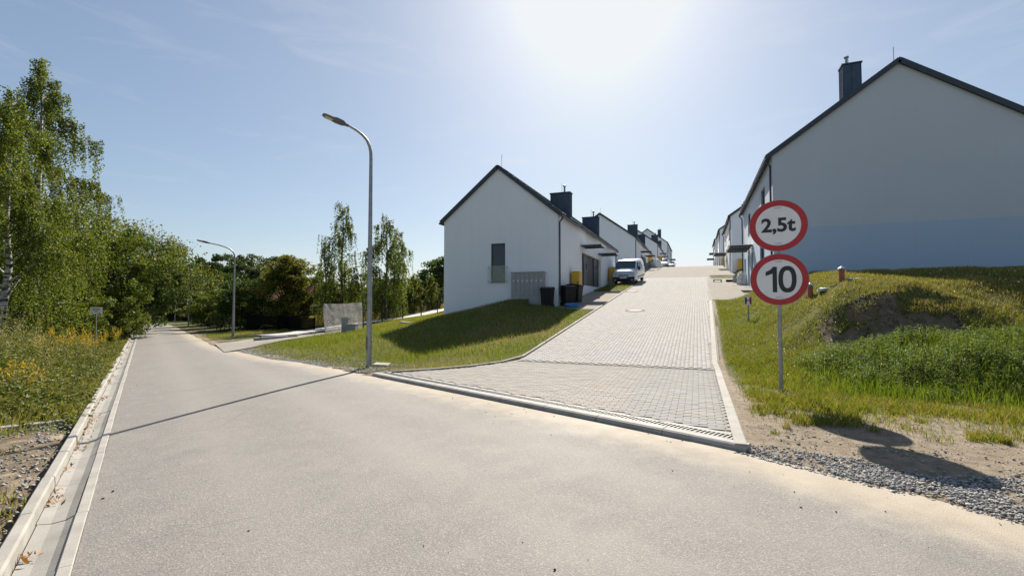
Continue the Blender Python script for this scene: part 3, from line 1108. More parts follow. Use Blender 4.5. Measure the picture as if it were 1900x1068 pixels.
# slot across the slope where the two layings meet
V = []
for x_ in (-4.55, .36):
    for dy, dz in ((-.03, .0), (-.03, -.03), (-.02, -.03), (-.02, -.012), (.02, -.012), (.02, -.03), (.028, -.03), (.028, -.004)):
        V.append((x_, 12.0 + dy - .05, float(z_drive(12.0)) + dz))
MB().add(V, [tuple(range(8)), tuple(range(15, 7, -1))] + [(i, 8 + i, 8 + (i + 1) % 8, (i + 1) % 8) for i in range(8)]).build('slot_channel', M['anth'], drive)

# ---- drain kerb and grates at the foot of the driveway
kerb = thing('entrance_kerb', 'rounded grey concrete kerb across the foot of the driveway', 'kerb')
Ltot = np.linalg.norm(DR_B - DR_A)


def lane(a, q, h_):
    p = DR_A + e_ * a + n_ * q
    s_, t_ = st(p[0], p[1])
    return (p[0], p[1], float(z_road(s_)) + h_)


kp = [(0, -.12), (0, .03), (.012, .055), (.035, .07), (.13, .076), (.15, .07), (.15, -.12)]
a0 = 0.0
while a0 < Ltot - .05:
    a1 = min(a0 + 1.0, Ltot)
    jit = random.uniform(-.004, .004)
    V = [lane(a0, q + jit, h_) for q, h_ in kp] + [lane(a1 - .012, q + jit, h_) for q, h_ in kp]
    n = len(kp)
    MB().add(V, [tuple(range(n)), tuple(range(2 * n - 1, n - 1, -1))] + [(i, n + i, n + (i + 1) % n, (i + 1) % n) for i in range(n)]).build('kerbstone', M['concrete_grey'], kerb)
    a0 = a1
drain = thing('drain_channel', 'slotted metal drain grate behind the entrance kerb', 'drain')
V = [lane(a, q, h_) for a in (.05, Ltot - .1) for q, h_ in ((.153, -.06), (.36, -.06), (.36, -.08), (.153, -.08))]
MB().add(V, [(0, 1, 5, 4), (1, 2, 6, 5), (2, 3, 7, 6), (3, 0, 4, 7), (0, 3, 2, 1), (4, 5, 6, 7)]).build('trough', M['dark'], drain)
V = [lane(a, q, h_) for a in (0.30, Ltot) for q, h_ in ((.335, -.1), (.335, .072), (.40, .074), (.40, -.1))]
MB().add(V, [(0, 1, 2, 3), (7, 6, 5, 4), (0, 4, 5, 1), (1, 5, 6, 2), (2, 6, 7, 3), (3, 7, 4, 0)]).build('channel_rim', M['concrete_grey'], drain)
a0 = 0.22
while a0 < Ltot - .5:
    mb = MB()

    def seg(b0, b1, q0, q1, top=.070, bot=.045):
        V = [lane(b, q, h_) for h_ in (bot, top) for b, q in ((b0, q0), (b1, q0), (b1, q1), (b0, q1))]
        mb.add(V, [(0, 1, 2, 3), (4, 7, 6, 5), (0, 4, 5, 1), (1, 5, 6, 2), (2, 6, 7, 3), (3, 7, 4, 0)])
    seg(a0, a0 + .496, .153, .170)
    seg(a0, a0 + .496, .320, .334)
    b = a0
    while b < a0 + .485:
        seg(b, b + .018, .170, .320)
        b += .054
    mb.build('grate', M['iron'], drain)
    a0 += .5


# ---- side paving by the houses (too far to tell the pavers apart)
def sheet(name, poly_x, ys, mat, label, cat, dz=0.0):
    V, F = [], []
    for i, y_ in enumerate(ys):
        for x_ in poly_x:
            V.append((x_, y_, float(z_drive(y_)) + dz))
    nxp = len(poly_x)
    for i in range(len(ys) - 1):
        for j in range(nxp - 1):
            F.append((i * nxp + j, i * nxp + j + 1, (i + 1) * nxp + j + 1, (i + 1) * nxp + j))
    o = link(name, mesh_np(name, np.array(V), np.array(F), True), mat)
    return tag(o, label, cat, kind='structure')


sheet('house_pavement', np.linspace(-8.3, -4.69, 5), np.arange(22.9, 32.6, .5), M['paving_far'], 'small paved yard beside the nearest left house', 'pavement', .02)
sheet('house_pavement', np.linspace(-6.95, -4.69, 3), np.arange(38, 130, .5), M['paving_far'], 'paved strip before the upper left houses', 'pavement', .02)
sheet('house_pavement', np.linspace(0.74, 3.3, 4), np.arange(27.0, 44, .5), M['paving_far'], 'paved parking strip before the nearest right house', 'pavement', .012)
sheet('house_pavement', np.linspace(1.05, 3.3, 4), np.arange(48, 130, .5), M['paving_far'], 'paved strip before the upper right houses', 'pavement', .012)

# manhole covers
for (mx, my, r_, lab) in ((-2.73, 22.6, .40, 'round pale manhole cover ringed by dark joints, nearer one'), (-4.1, 32.3, .38, 'round manhole cover in front of the parked van')):
    mh = thing('manhole_cover', lab, 'manhole', (mx, my, float(z_drive(my)) + .004), (math.atan(.118), 0, 0), 'manhole covers in the driveway')
    MB().lathe([(r_ * .86, 0), (r_ * .86, .012), (r_ * .80, .016), (.001, .016)], 24).build('lid', M['concrete'], mh)
    mb = MB()
    for k in range(14):
        a = 2 * math.pi * k / 14
        ca, sa = math.cos(a), math.sin(a)
        p = [(r_ * .97, -.05), (r_ * 1.12, -.05), (r_ * 1.12, .05), (r_ * .97, .05)]
        mb.add([(q * ca - w * sa, q * sa + w * ca, z) for z in (0, .009) for q, w in p], [(0, 1, 2, 3), (4, 7, 6, 5), (0, 4, 5, 1), (1, 5, 6, 2), (2, 6, 7, 3), (3, 7, 4, 0)])
    mb.build('joint_wedges', M['bed'], mh)['kind'] = 'stuff'

# apron of the neighbouring gate across the lawn, path behind the fence
ap = [xy(s_, t_) for s_, t_ in ((21.4, 2.5), (27.0, 2.75), (33.8, 8.0), (28.5, 9.8))]
n = 14
V = []
for i in range(n + 1):
    for j in range(n + 1):
        u, v = i / n, j / n
        p = (1 - v) * ((1 - u) * np.array(ap[0]) + u * np.array(ap[1])) + v * ((1 - u) * np.array(ap[3]) + u * np.array(ap[2]))
        V.append((p[0], p[1], 0))
V = np.array(V)
V[:, 2] = np.maximum(ground_z(V[:, 0], V[:, 1]) + 0.05, z_road(st(V[:, 0], V[:, 1])[0]) + .03)
idx = np.arange((n + 1) ** 2).reshape(n + 1, n + 1)
F = np.stack([idx[:-1, :-1], idx[:-1, 1:], idx[1:, 1:], idx[1:, :-1]], -1).reshape(-1, 4)
tag(link('gate_apron', mesh_np('gate_apron', V, F, True), M['paving_far']), 'pale paved apron leading up to the black gate', 'pavement', kind='structure')
ys = np.arange(21, 70, 1.0)
V = []
for y_ in ys:
    for x_ in (-26.0, -25.0, -24.0, -22.9):
        V.append((x_ - .02 * (y_ - 24), y_, 0))
V = np.array(V)
V[:, 2] = ground_z(V[:, 0], V[:, 1]) + 0.10
idx = np.arange(len(V)).reshape(len(ys), 4)
F = np.stack([idx[:-1, :-1], idx[:-1, 1:], idx[1:, 1:], idx[1:, :-1]], -1).reshape(-1, 4)
tag(link('footpath', mesh_np('footpath', V, F, True), M['path']), 'pale concrete path rising behind the wire fence', 'path', kind='structure')


# ================================================================== HOUSES
def wall_panel(mb, P, N, a0, a1, h0, h1, holes, depth=0.16):
    """flat wall a x h with rectangular openings and reveals; P(a,h)->point, N inward normal"""
    A = sorted({a0, a1, *[q for h_ in holes for q in h_[:2]]})
    Hh = sorted({h0, h1, *[q for h_ in holes for q in h_[2:]]})
    for i in range(len(A) - 1):
        for j in range(len(Hh) - 1):
            ca, ch = (A[i] + A[i + 1]) / 2, (Hh[j] + Hh[j + 1]) / 2
            if any(h_[0] < ca < h_[1] and h_[2] < ch < h_[3] for h_ in holes):
                continue
            mb.add([P(A[i], Hh[j]), P(A[i + 1], Hh[j]), P(A[i + 1], Hh[j + 1]), P(A[i], Hh[j + 1])], [(0, 1, 2, 3)])
    N = np.array(N, float) * depth
    for (b0, b1, g0, g1) in holes:
        c = [np.array(P(b0, g0)), np.array(P(b1, g0)), np.array(P(b1, g1)), np.array(P(b0, g1))]
        for k in range(4):
            p, q = c[k], c[(k + 1) % 4]
            mb.add([p, q, q + N, p + N], [(0, 1, 2, 3)])


def slab(mb, c, axis_u, axis_v, n, u0, u1, v0, v1, t0, t1):
    """box in an arbitrary frame"""
    c, a, b, n = map(lambda q: np.array(q, float), (c, axis_u, axis_v, n))
    V = [c + a * u + b * v + n * t for t in (t0, t1) for u, v in ((u0, v0), (u1, v0), (u1, v1), (u0, v1))]
    mb.add(V, [(0, 3, 2, 1), (4, 5, 6, 7), (0, 1, 5, 4), (1, 2, 6, 5), (2, 3, 7, 6), (3, 0, 4, 7)])


def window(parent, P, N, b0, b1, g0, g1, kind='window', panes=1):
    """P(a,h)->point on wall face, N inward; frame set back in the reveal"""
    o_ = np.array(P(b0, g0))
    au = (np.array(P(b1, g0)) - o_) / (b1 - b0)
    av = np.array([0, 0, 1.0])
    N = np.array(N, float)
    mb = MB()
    w, h_ = b1 - b0, g1 - g0
    f = 0.07
    for (u0, u1, v0, v1) in ((0, w, 0, f), (0, w, h_ - f, h_), (0, f, f, h_ - f), (w - f, w, f, h_ - f)):
        slab(mb, o_, au, av, N, u0, u1, v0, v1, .07, .14)
    for k in range(1, panes):
        slab(mb, o_, au, av, N, w * k / panes - .04, w * k / panes + .04, f, h_ - f, .075, .135)
    fr = mb.build(kind, M['anth'], parent)
    for k in range(panes):
        mb = MB()
        slab(mb, o_, au, av, N, f * .8 + k * w / panes, (k + 1) * w / panes - f * .8, f * .8, h_ - f * .8, .10, .125)
        mb.build('pane', M['pane_blue'], fr)
    mb = MB()
    slab(mb, o_, au, av, N, -.03, w + .03, -.03, 0.0, -.04, .07)
    mb.build('sill', M['anth'], fr)
    return fr


def house(label, sx, Xc, Y0, L, W, zf, zb, ze, za, storeys, chims, detail=True, band=False, gable_window=None, group=None, apex_v=None):
    """origin at the drive-side near corner at floor level; v runs away from the driveway"""
    ze, za, zb = ze - zf, za - zf, zb - zf
    av_ = apex_v or W / 2
    root = thing('house', label, 'house', (Xc, Y0, zf), (0, 0, 0), group)
    Pg = lambda v, h_: (sx * v, 0.0, h_)
    Pd = lambda u, h_: (0.0, u, h_)
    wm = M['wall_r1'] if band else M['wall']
    mb = MB()
    holes_g = [gable_window] if gable_window else []
    holes_d = []
    if storeys == 1:
        clad = (5.6 / 18.9 * L, 11.9 / 18.9 * L, 0.02, 2.12)
        holes_d.append(clad)
    else:
        k = L / 14.8
        holes_d += [(2.6 * k, 4.2 * k, 3.5, 4.9), (9.6 * k, 11.2 * k, 3.5, 4.9), (3.2 * k, 5.0 * k, .1, 2.15), (8.4 * k, 9.5 * k, .05, 2.15), (10.6 * k, 11.7 * k, .05, 2.15), (13.0 * k, 14.0 * k, .9, 2.1)]
    wall_panel(mb, Pg, (0, 1, 0), 0, W, zb, ze, holes_g)
    mb.add([Pg(0, ze), Pg(W, ze), Pg(av_, za)], [(0, 1, 2)])
    wall_panel(mb, Pd, (sx, 0, 0), 0, L, zb, ze, holes_d, .22)
    mb.add([(sx * W, 0, zb), (sx * W, L, zb), (sx * W, L, ze), (sx * W, 0, ze)], [(0, 1, 2, 3)])
    mb.add([(0, L, zb), (sx * W, L, zb), (sx * W, L, ze), (sx * av_, L, za), (0, L, ze)], [(0, 1, 2, 3, 4)])
    mb.build('wall', wm, root)
    if gable_window:
        window(root, Pg, (0, 1, 0), *gable_window)
        g = gable_window
        mb = MB().box(sx * (g[0] - .16), sx * (g[1] + .16), -.075, -.063, g[2] - .05, g[2] + .92)
        mb.build('balustrade', M['clear'], root)
        for v_ in (g[0] - .12, g[1] + .12):
            for h_ in (g[2] + .05, g[2] + .8):
                MB().lathe([(.022, -.0), (.022, .085)], 8, (sx * v_, -.085, h_), 'y').build('fixing', M['galv'], root)
    if storeys == 1:
        c0, c1, h0, h1 = clad
        mb = MB()
        nb = 21
        for i in range(nb):
            a, b = c0 + (c1 - c0) * i / nb, c0 + (c1 - c0) * (i + 1) / nb - .012
            mb.box(sx * .17, sx * .21, a, b, h0, h1)
        mb.build('cladding', M['cladding'], root)
        for du in (.9, 4.2):
            d0 = c0 + du
            dr_ = MB().box(sx * .10, sx * .168, d0, d0 + 1.05, h0 + .02, h1 - .03).build('door', M['door'], root)
            MB().box(sx * .092, sx * .099, d0 + .72, d0 + .90, .75, 1.55).build('door_light', M['pane_blue'], dr_)
            MB().tube([(sx * .06, d0 + .14, .7), (sx * .06, d0 + .14, 1.5)], .015, 6).build('handle', M['galv'], dr_)
    else:
        for hh in holes_d[:2]:
            window(root, Pd, (sx, 0, 0), *hh, panes=2)
        window(root, Pd, (sx, 0, 0), *holes_d[2], panes=2)
        window(root, Pd, (sx, 0, 0), *holes_d[5])
        for hh in holes_d[3:5]:
            dr_ = MB().box(sx * .10, sx * .19, hh[0] + .01, hh[1] - .01, hh[2] + .01, hh[3] - .01).build('door', M['door'], root)
            MB().box(sx * .092, sx * .099, hh[0] + .62, hh[0] + .8, .7, 1.6).build('door_light', M['pane_blue'], dr_)
            MB().tube([(sx * .06, hh[0] + .14, .7), (sx * .06, hh[0] + .14, 1.5)], .015, 6).build('handle', M['galv'], dr_)
    # roof: two slabs, tiles on the driveway side
    ov, og = .16, .10
    for sgn, v0, v1 in ((0, 0.0, av_), (1, W, av_)):
        e0 = np.array([sx * v0, 0, ze])
        up = np.array([sx * (v1 - v0), 0, za - ze])
        Ls = np.linalg.norm(up)
        up /= Ls
        nrm = np.cross(up, [0, 1, 0])
        nrm = nrm if nrm[2] > 0 else -nrm
        mb = MB()
        slab(mb, e0, (0, 1, 0), up, nrm, -og, L + og, -ov, Ls, .02, .15)
        rf = mb.build('roof', M['tile'], root)
        if sgn == 0 and detail:
            nu, nv = int(L / .075), int(Ls / .34)
            U = np.linspace(-og + .03, L + og - .03, nu + 1)
            rows_ = []
            for r_ in range(nv + 1):
                v = -ov - .03 + r_ * (Ls + ov) / nv
                wv = .022 * np.abs(np.sin(U * math.pi / .3)) + .155
                if r_ > 0:
                    rows_.append((v, wv))
                if r_ < nv:
                    rows_.append((v, wv + .035))
            V = np.array([[e0 + np.array([0, u, 0]) + up * v + nrm * h_ for u, h_ in zip(U, hh)] for v, hh in rows_])
            idx = np.arange(V.shape[0] * V.shape[1]).reshape(V.shape[:2])
            F = np.stack([idx[:-1, :-1], idx[:-1, 1:], idx[1:, 1:], idx[1:, :-1]], -1).reshape(-1, 4)
            o = link('tiles', mesh_np('tiles', V.reshape(-1, 3), F), M['tile'], rf)
            o['kind'] = 'stuff'
        # verge boards on both gables
        for (a, b) in ((-og - .035, -og - .002), (L + og + .002, L + og + .035)):
            mb = MB()
            slab(mb, e0, (0, 1, 0), up, nrm, a, b, -ov - .02, Ls + .06, -.03, .19)
            mb.build('verge_trim', M['anth'], root)
        # gutter and downpipes
        gx_, gz_ = sx * (v0 + (-ov - .07 if sgn == 0 else ov + .07)), ze - .10
        mb = MB()
        prof = [(-.065, .05), (-.06, -.02), (-.03, -.06), (.03, -.06), (.06, -.02), (.065, .05)]
        mb.prism([(gx_ + p, gz_ + q) for p, q in prof], -og - .03, L + og + .03, 'y')
        mb.build('gutter', M['anth'], root)
        if sgn == 0:
            for u_ in (.14, L - .14):
                mb = MB()
                mb.tube([(gx_, u_, gz_ - .05), (gx_, u_, gz_ - .14), (-sx * .07, u_, gz_ - .32), (-sx * .07, u_, zb * .3)], .045, 8)
                mb.build('downpipe', M['anth'], root)
    MB().prism([(sx * av_ - .16, za + .06), (sx * av_, za + .215), (sx * av_ + .16, za + .06), (sx * av_, za + .13)], -og - .04, L + og + .04, 'y').build('ridge_cap', M['anth'], root)
    # chimneys
    for (v0, v1, u0, u1, zt) in chims:
        zt -= zf
        vm = v0
        zr_ = ze + (za - ze) * v0 / av_ - .1
        mb = MB().box(sx * v0, sx * v1, u0, u1, zr_, zt)
        n_s = max(2, int((v1 - v0) / .3))
        for i in range(n_s + 1):
            q = v0 + (v1 - v0) * i / n_s
            mb.box(sx * (q - .012), sx * (q + .012), u0 - .02, u0 - .001, zr_, zt)
        for i in range(4):
            q = u0 + (u1 - u0) * i / 3
            xf = sx * v0
            mb.box(xf - sx * .02, xf - sx * .001, q - .012, q + .012, zr_, zt)
        ch = mb.build('chimney', M['chim'], root)
        MB().box(sx * (v0 - .05), sx * (v1 + .05), u0 - .05, u1 + .05, zt + .001, zt + .07).build('chimney_cap', M['anth'], ch)
        fx, fy = sx * (v0 + (v1 - v0) * .32), (u0 + u1) / 2
        MB().lathe([(.055, 0), (.055, .40), (.11, .40), (.11, .44), (.02, .50)], 10, (fx, fy, zt + .071)).build('flue', M['galv'], ch)
        MB().tube([(sx * (v0 + v1) / 2, u1 - .06, zt + .07), (sx * (v0 + v1) / 2, u1 - .06, zt + .72)], .009, 5).build('lightning_rod', M['galv'], ch)
    MB().tube([(sx * av_, .5, za + .2), (sx * av_, .5, za + .95)], .012, 5).build('lightning_rod', M['galv'], root)
    # slatted canopies over the doors
    if storeys == 1:
        cu = [(5.2 / 18.9 * L, 2.42), (10.9 / 18.9 * L, 2.46)]
    else:
        k = L / 14.8
        cu = [(8.2 * k, 2.4), (10.4 * k, 2.4)]
    for (u_, h_) in cu:
        cn = MB().box(-sx * .03, -sx * 1.32, u_, u_ + .06, h_, h_ + .10).box(-sx * .03, -sx * 1.32, u_ + 1.24, u_ + 1.30, h_, h_ + .10).build('canopy', M['anth'], root)
        MB().box(-sx * .02, -sx * 1.40, u_ - .04, u_ + 1.34, h_ + .105, h_ + .135).build('canopy_sheet', M['white_paint'], cn)
        if detail:
            for i in range(9):
                q = .10 + i * .145
                MB().box(-sx * q, -sx * (q + .045), u_ + .065, u_ + 1.235, h_ + .01, h_ + .085).build('slat', M['anth'], cn)
        MB().box(-sx * 1.33, -sx * 1.37, u_ - .02, u_ + 1.32, h_ - .005, h_ + .10).build('canopy_fascia', M['white_paint'], cn)
    return root


XL_ = -6.87
XR_ = 3.24
cA = lambda L, zt: [(.10, 1.28, .155 * L, .155 * L + .5, zt), (.10, 1.28, .60 * L, .60 * L + .5, zt)]
house('nearest white house of the left row, narrow window and grey cabinet on its gable', -1, XL_, 24.0, 18.9, 6.9, 2.82, 0.3, 6.42, 9.2, 1, cA(18.9, 8.2), gable_window=(3.03, 3.89, 0.0, 2.17), group='left row of white gabled houses')
house('second white house of the left row, its blank gable just behind the van', -1, XL_, 57.4, 20.6, 8.4, 6.0, 3.5, 9.6, 12.65, 1, cA(20.6, 11.6), group='left row of white gabled houses')
house('third white house of the left row, partly hidden by dark chimneys', -1, XL_, 90.7, 21.0, 8.6, 9.1, 6.5, 12.85, 16.0, 1, cA(21, 14.9), detail=False, group='left row of white gabled houses')
house('farthest two-storey white house of the left row at the crest', -1, XL_, 123.0, 21.0, 9.6, 11.4, 9.0, 17.0, 20.6, 2, [(1.6, 2.4, 2.0, 2.6, 20.6)], detail=False, group='left row of white gabled houses')
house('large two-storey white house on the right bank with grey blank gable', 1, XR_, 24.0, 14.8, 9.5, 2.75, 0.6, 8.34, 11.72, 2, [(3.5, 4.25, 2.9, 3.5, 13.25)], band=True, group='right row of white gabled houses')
house('second white house of the right row, beside a big yellow cabinet', 1, XR_, 51.9, 12.8, 9.5, 5.0, 3.0, 10.5, 13.8, 2, [(3.2, 3.9, 2.0, 2.5, 14.2)], group='right row of white gabled houses')
house('third white house of the right row, uphill', 1, XR_, 76.2, 9.5, 9.5, 7.3, 5.0, 12.7, 16.0, 2, [(3.2, 3.9, 2.0, 2.5, 16.6)], detail=False, group='right row of white gabled houses')
house('farthest white house of the right row near the crest', 1, XR_, 94.2, 11.0, 9.5, 8.1, 6.5, 13.55, 16.8, 2, [(3.2, 3.9, 2.0, 2.5, 17.3)], detail=False, group='right row of white gabled houses')

# house beyond the trees
hz = thing('red_roofed_house', 'cream house with red tiled roof half hidden behind the walnut tree', 'house', tuple(at(548, 598, 66)), (0, 0, math.radians(38)))
hz.scale = (.85, .85, .85)
MB().box(-5, 5, -4, 4, -1.5, 3.6).build('wall', M['cream'], hz)
MB().prism([(-4.5, 3.3), (4.5, 3.3), (0, 6.6)], -5.4, 5.4, 'x').build('roof', M['red_roof'], hz)
for x_ in (-2.6, 1.6):
    wnd = MB().box(x_, x_ + 1.2, -4.06, -4.005, 1.0, 2.4).build('window', M['white_paint'], hz)
    MB().box(x_ + .1, x_ + 1.1, -4.09, -4.065, 1.1, 2.3).build('pane', M['pane'], wnd)


# ================================================================== STREET FURNITURE
def gz1(x, y):
    return float(ground_z(np.array([x]), np.array([y]))[0])


def street_lamp(x, y, z, label, scale=1.0, arm=1.0, head_h=6.5):
    root = thing('street_lamp', label, 'street lamp', (x, y, z), (0, 0, math.atan2(-RN[1], -RN[0])), 'street lamps along the road')
    hp = head_h - .85
    MB().lathe([(.16, -.1), (.16, .02), (.085, .03), (.082, .06)], 14).build('base_flange', M['galv'], root, smooth_angle=30)
    MB().tube([(0, 0, .02), (0, 0, 1.4), (0, 0, hp * .6), (0, 0, hp)], [.078, .072, .058, .046], 14).build('pole', M['galv'], root, smooth_angle=40)
    MB().box(.066, .081, -.04, .04, .5, .85).build('service_door', M['galv_dark'], root)
    a = arm
    pts = [(0, 0, hp - .01), (.005 * a, 0, hp + .16), (.04 * a, 0, hp + .33), (.12 * a, 0, hp + .49), (.25 * a, 0, hp + .61), (.42 * a, 0, hp + .70), (.62 * a, 0, hp + .77), (.70 * a, 0, hp + .795)]
    MB().tube(pts, [.046, .045, .043, .041, .038, .035, .032, .032], 12).build('arm', M['galv'], root, smooth_angle=40)
    hd = thing('lamp_head', None, None, (.66 * a, 0, hp + .775), (0, -math.radians(12), 0))
    hd.parent = root
    MB().tube([(-.02, 0, 0), (.14, 0, 0)], .042, 10).build('spigot', M['galv_dark'], hd, smooth_angle=40)
    V, F = [], []
    secs = [(.06, .05, .035, -.035), (.14, .10, .055, -.045), (.30, .125, .05, -.045), (.42, .115, .04, -.035), (.60, .105, .03, -.025), (.66, .07, .02, -.02)]
    for (xx, w, t, b) in secs:
        V += [(xx, -w, (t + b) / 2), (xx, -w * .75, t), (xx, w * .75, t), (xx, w, (t + b) / 2), (xx, w * .8, b), (xx, -w * .8, b)]
    for i in range(len(secs) - 1):
        for k in range(6):
            F.append((i * 6 + k, i * 6 + (k + 1) % 6, (i + 1) * 6 + (k + 1) % 6, (i + 1) * 6 + k))
    F += [tuple(range(5, -1, -1)), tuple(range(30, 36))]
    MB().add(V, F).build('housing', M['galv_dark'], hd, smooth_angle=50)
    MB().box(.40, .60, -.075, .075, -.046, -.030).build('lens', M['lens'], hd)
    return root


lx, ly = xy(12.56, 4.87)
street_lamp(lx, ly, gz1(lx, ly), 'tall grey street lamp nearest the camera, beside the driveway mouth', head_h=6.62)
lx, ly = xy(33.3, 4.33)
street_lamp(lx, ly, gz1(lx, ly), 'grey street lamp by the apron of the black gate', arm=2.0, head_h=5.75)
lx, ly = xy(63.1, 3.9)
street_lamp(lx, ly, gz1(lx, ly), 'slim far street lamp, its head in the overhanging leaves, nearer of two', arm=1.4, head_h=5.9)
lx, ly = xy(98.9, 4.2)
street_lamp(lx, ly, gz1(lx, ly), 'farthest street lamp at the dark end of the road', arm=1.4, head_h=6.5)


def text_mesh(txt, size, bold=0.0, depth=0.004):
    cu = bpy.data.curves.new('lettering', 'FONT')
    cu.body = txt
    cu.size = size
    cu.align_x = 'CENTER'
    cu.align_y = 'CENTER'
    cu.extrude = depth
    cu.offset = bold
    cu.resolution_u = 6
    ob = bpy.data.objects.new('lettering', cu)
    COL.objects.link(ob)
    dg = bpy.context.evaluated_depsgraph_get()
    me_ = bpy.data.meshes.new_from_object(ob.evaluated_get(dg))
    bpy.data.objects.remove(ob)
    bpy.data.curves.remove(cu)
    me_.materials.clear()
    return me_


def disc(r, y0, y1, n=56, r_in=0.0, zc=0.0):
    """upright disc or ring facing -Y"""
    mb = MB()
    V, F = [], []
    for y_ in (y0, y1):
        for k in range(n):
            a = 2 * math.pi * k / n
            V.append((r * math.cos(a), y_, zc + r * math.sin(a)))
    if r_in:
        for y_ in (y0, y1):
            for k in range(n):
                a = 2 * math.pi * k / n
                V.append((r_in * math.cos(a), y_, zc + r_in * math.sin(a)))
    for k in range(n):
        j = (k + 1) % n
        F.append((k, j, n + j, n + k))
        if r_in:
            F += [(k, 2 * n + k, 2 * n + j, j), (n + k, n + j, 3 * n + j, 3 * n + k), (2 * n + k, 3 * n + k, 3 * n + j, 2 * n + j)]
    if not r_in:
        F += [tuple(range(n)), tuple(range(2 * n - 1, n - 1, -1))]
    return mb.add(V, F)


sgx, sgy = 1.34, 9.40
sgz = gz1(sgx, sgy)
sign = thing('traffic_sign', 'two round red-rimmed traffic signs, 2,5t above 10, on one grey post', 'traffic sign', (sgx, sgy, sgz), (0, 0, math.atan2(-sgx, sgy)))
MB().tube([(0, .05, -.3), (0, .05, 3.42 - sgz)], .033, 14).build('post', M['galv'], sign, smooth_angle=40)
RS = .455
for zc, txt, size, bold in ((2.985, '2,5t', .335, .010), (2.035, '10', .60, .017)):
    zc -= sgz
    pl = disc(RS, .0, .012, zc=zc).build('sign_plate', M['sign_back'], sign, smooth_angle=40)
    pl['label'] = 'upper weight limit plate reading 2,5t' if txt == '2,5t' else 'lower speed limit plate reading 10'
    disc(RS - .006, -.004, -.0005, r_in=.352, zc=zc).build('red_ring', M['sign_red'], pl)
    disc(.349, -.004, -.0005, zc=zc).build('white_face', M['sign_white'], pl)
    if txt == '2,5t':
        link('numeral', text_mesh(txt, size, bold, .0015), M['sign_black'], pl, (0.0, -.0062, zc), (math.pi / 2, 0, 0))
    else:
        one = [(-.098, -.225), (-.030, -.225), (-.030, .225), (-.088, .225), (-.13, .175), (-.205, .135), (-.205, .065), (-.098, .105)]
        MB().prism([(a, zc + b) for a, b in one], -.0075, -.0045, 'y').build('numeral', M['sign_black'], pl)
        V, F, nn = [], [], 40
        for y_ in (-.0075, -.0045):
            for (ra, rb) in ((.137, .232), (.067, .155)):
                for k in range(nn):
                    a = 2 * math.pi * k / nn
                    ca, sa = math.cos(a), math.sin(a)
                    V.append((.128 + ra * math.copysign(abs(ca) ** .85, ca), y_, zc + rb * math.copysign(abs(sa) ** .85, sa)))
        for k in range(nn):
            j = (k + 1) % nn
            F += [(k, j, nn + j, nn + k), (2 * nn + k, 3 * nn + k, 3 * nn + j, 2 * nn + j), (k, 2 * nn + k, 2 * nn + j, j), (nn + k, nn + j, 3 * nn + j, 3 * nn + k)]
        MB().add(V, F).build('numeral', M['sign_black'], pl)
    for dz in (.315, -.315):
        MB().box(-.055, .055, -.0075, -.0045, zc + dz - .016, zc + dz + .016).build('sticker', M['cap_grey'], pl)
    for dz in (.2, -.2):
        MB().box(-.06, .06, .0125, .09, zc + dz - .02, zc + dz + .02).build('clamp', M['galv'], pl)

# hydrant plate, red hydrant post, red vent posts
hx, hy = 1.71, 18.98
hs = thing('hydrant_sign', 'small red and white H plate on a low grey post', 'sign', (hx, hy, gz1(hx, hy)), (0, 0, math.radians(-4)))
MB().tube([(0, .02, -.2), (0, .02, .72)], .028, 10).build('post', M['galv'], hs, smooth_angle=40)
hp_ = MB().box(-.125, .125, -.02, -.01, .62, .92).build('plate', M['sign_white'], hs)
for x0, x1 in ((-.112, -.048), (.048, .112)):
    MB().box(x0, x1, -.024, -.0205, .64, .90).build('red_bar', M['sign_red'], hp_)
link('letter', text_mesh('H', .26, .006, .0015), M['sign_black'], hp_, (0, -.026, .77), (math.pi / 2, 0, 0))
hx, hy = 2.64, 22.25
hyd = thing('hydrant', 'dark red hydrant post in the grass behind the speed sign', 'hydrant', (hx, hy, gz1(hx, hy)))
MB().lathe([(.10, -.1), (.10, .02), (.075, .04), (.075, .62), (.095, .64), (.095, .72), (.06, .80), (.02, .84)], 12).build('barrel', M['hydrant_red'], hyd, smooth_angle=35)
for sx in (-1, 1):
    MB().lathe([(.04, 0), (.04, .07), (.05, .07), (.05, .10)], 8, (sx * .07 if sx > 0 else -.17, 0, .5), 'x').build('outlet', M['hydrant_red'], hyd)
for (bp, lab) in ((at(1562, 520, 13.2), 'red vent post with pale cap, the right one on the bank'), (at(1503, 522, 13.9), 'red vent post with pale cap, half behind the speed sign')):
    bx, by = bp[:2]
    bz = gz1(bx, by)
    b = thing('vent_post', lab, 'post', (bx, by, bz), group='red vent posts below the gable')
    MB().lathe([(.072, -.2), (.072, .30), (.066, .32), (.066, .36)], 14).build('pipe', M['brick_red'], b, smooth_angle=35)
    MB().lathe([(.105, .361), (.10, .375), (.04, .425), (.01, .44)], 14).build('cap', M['cap_grey'], b, smooth_angle=35)


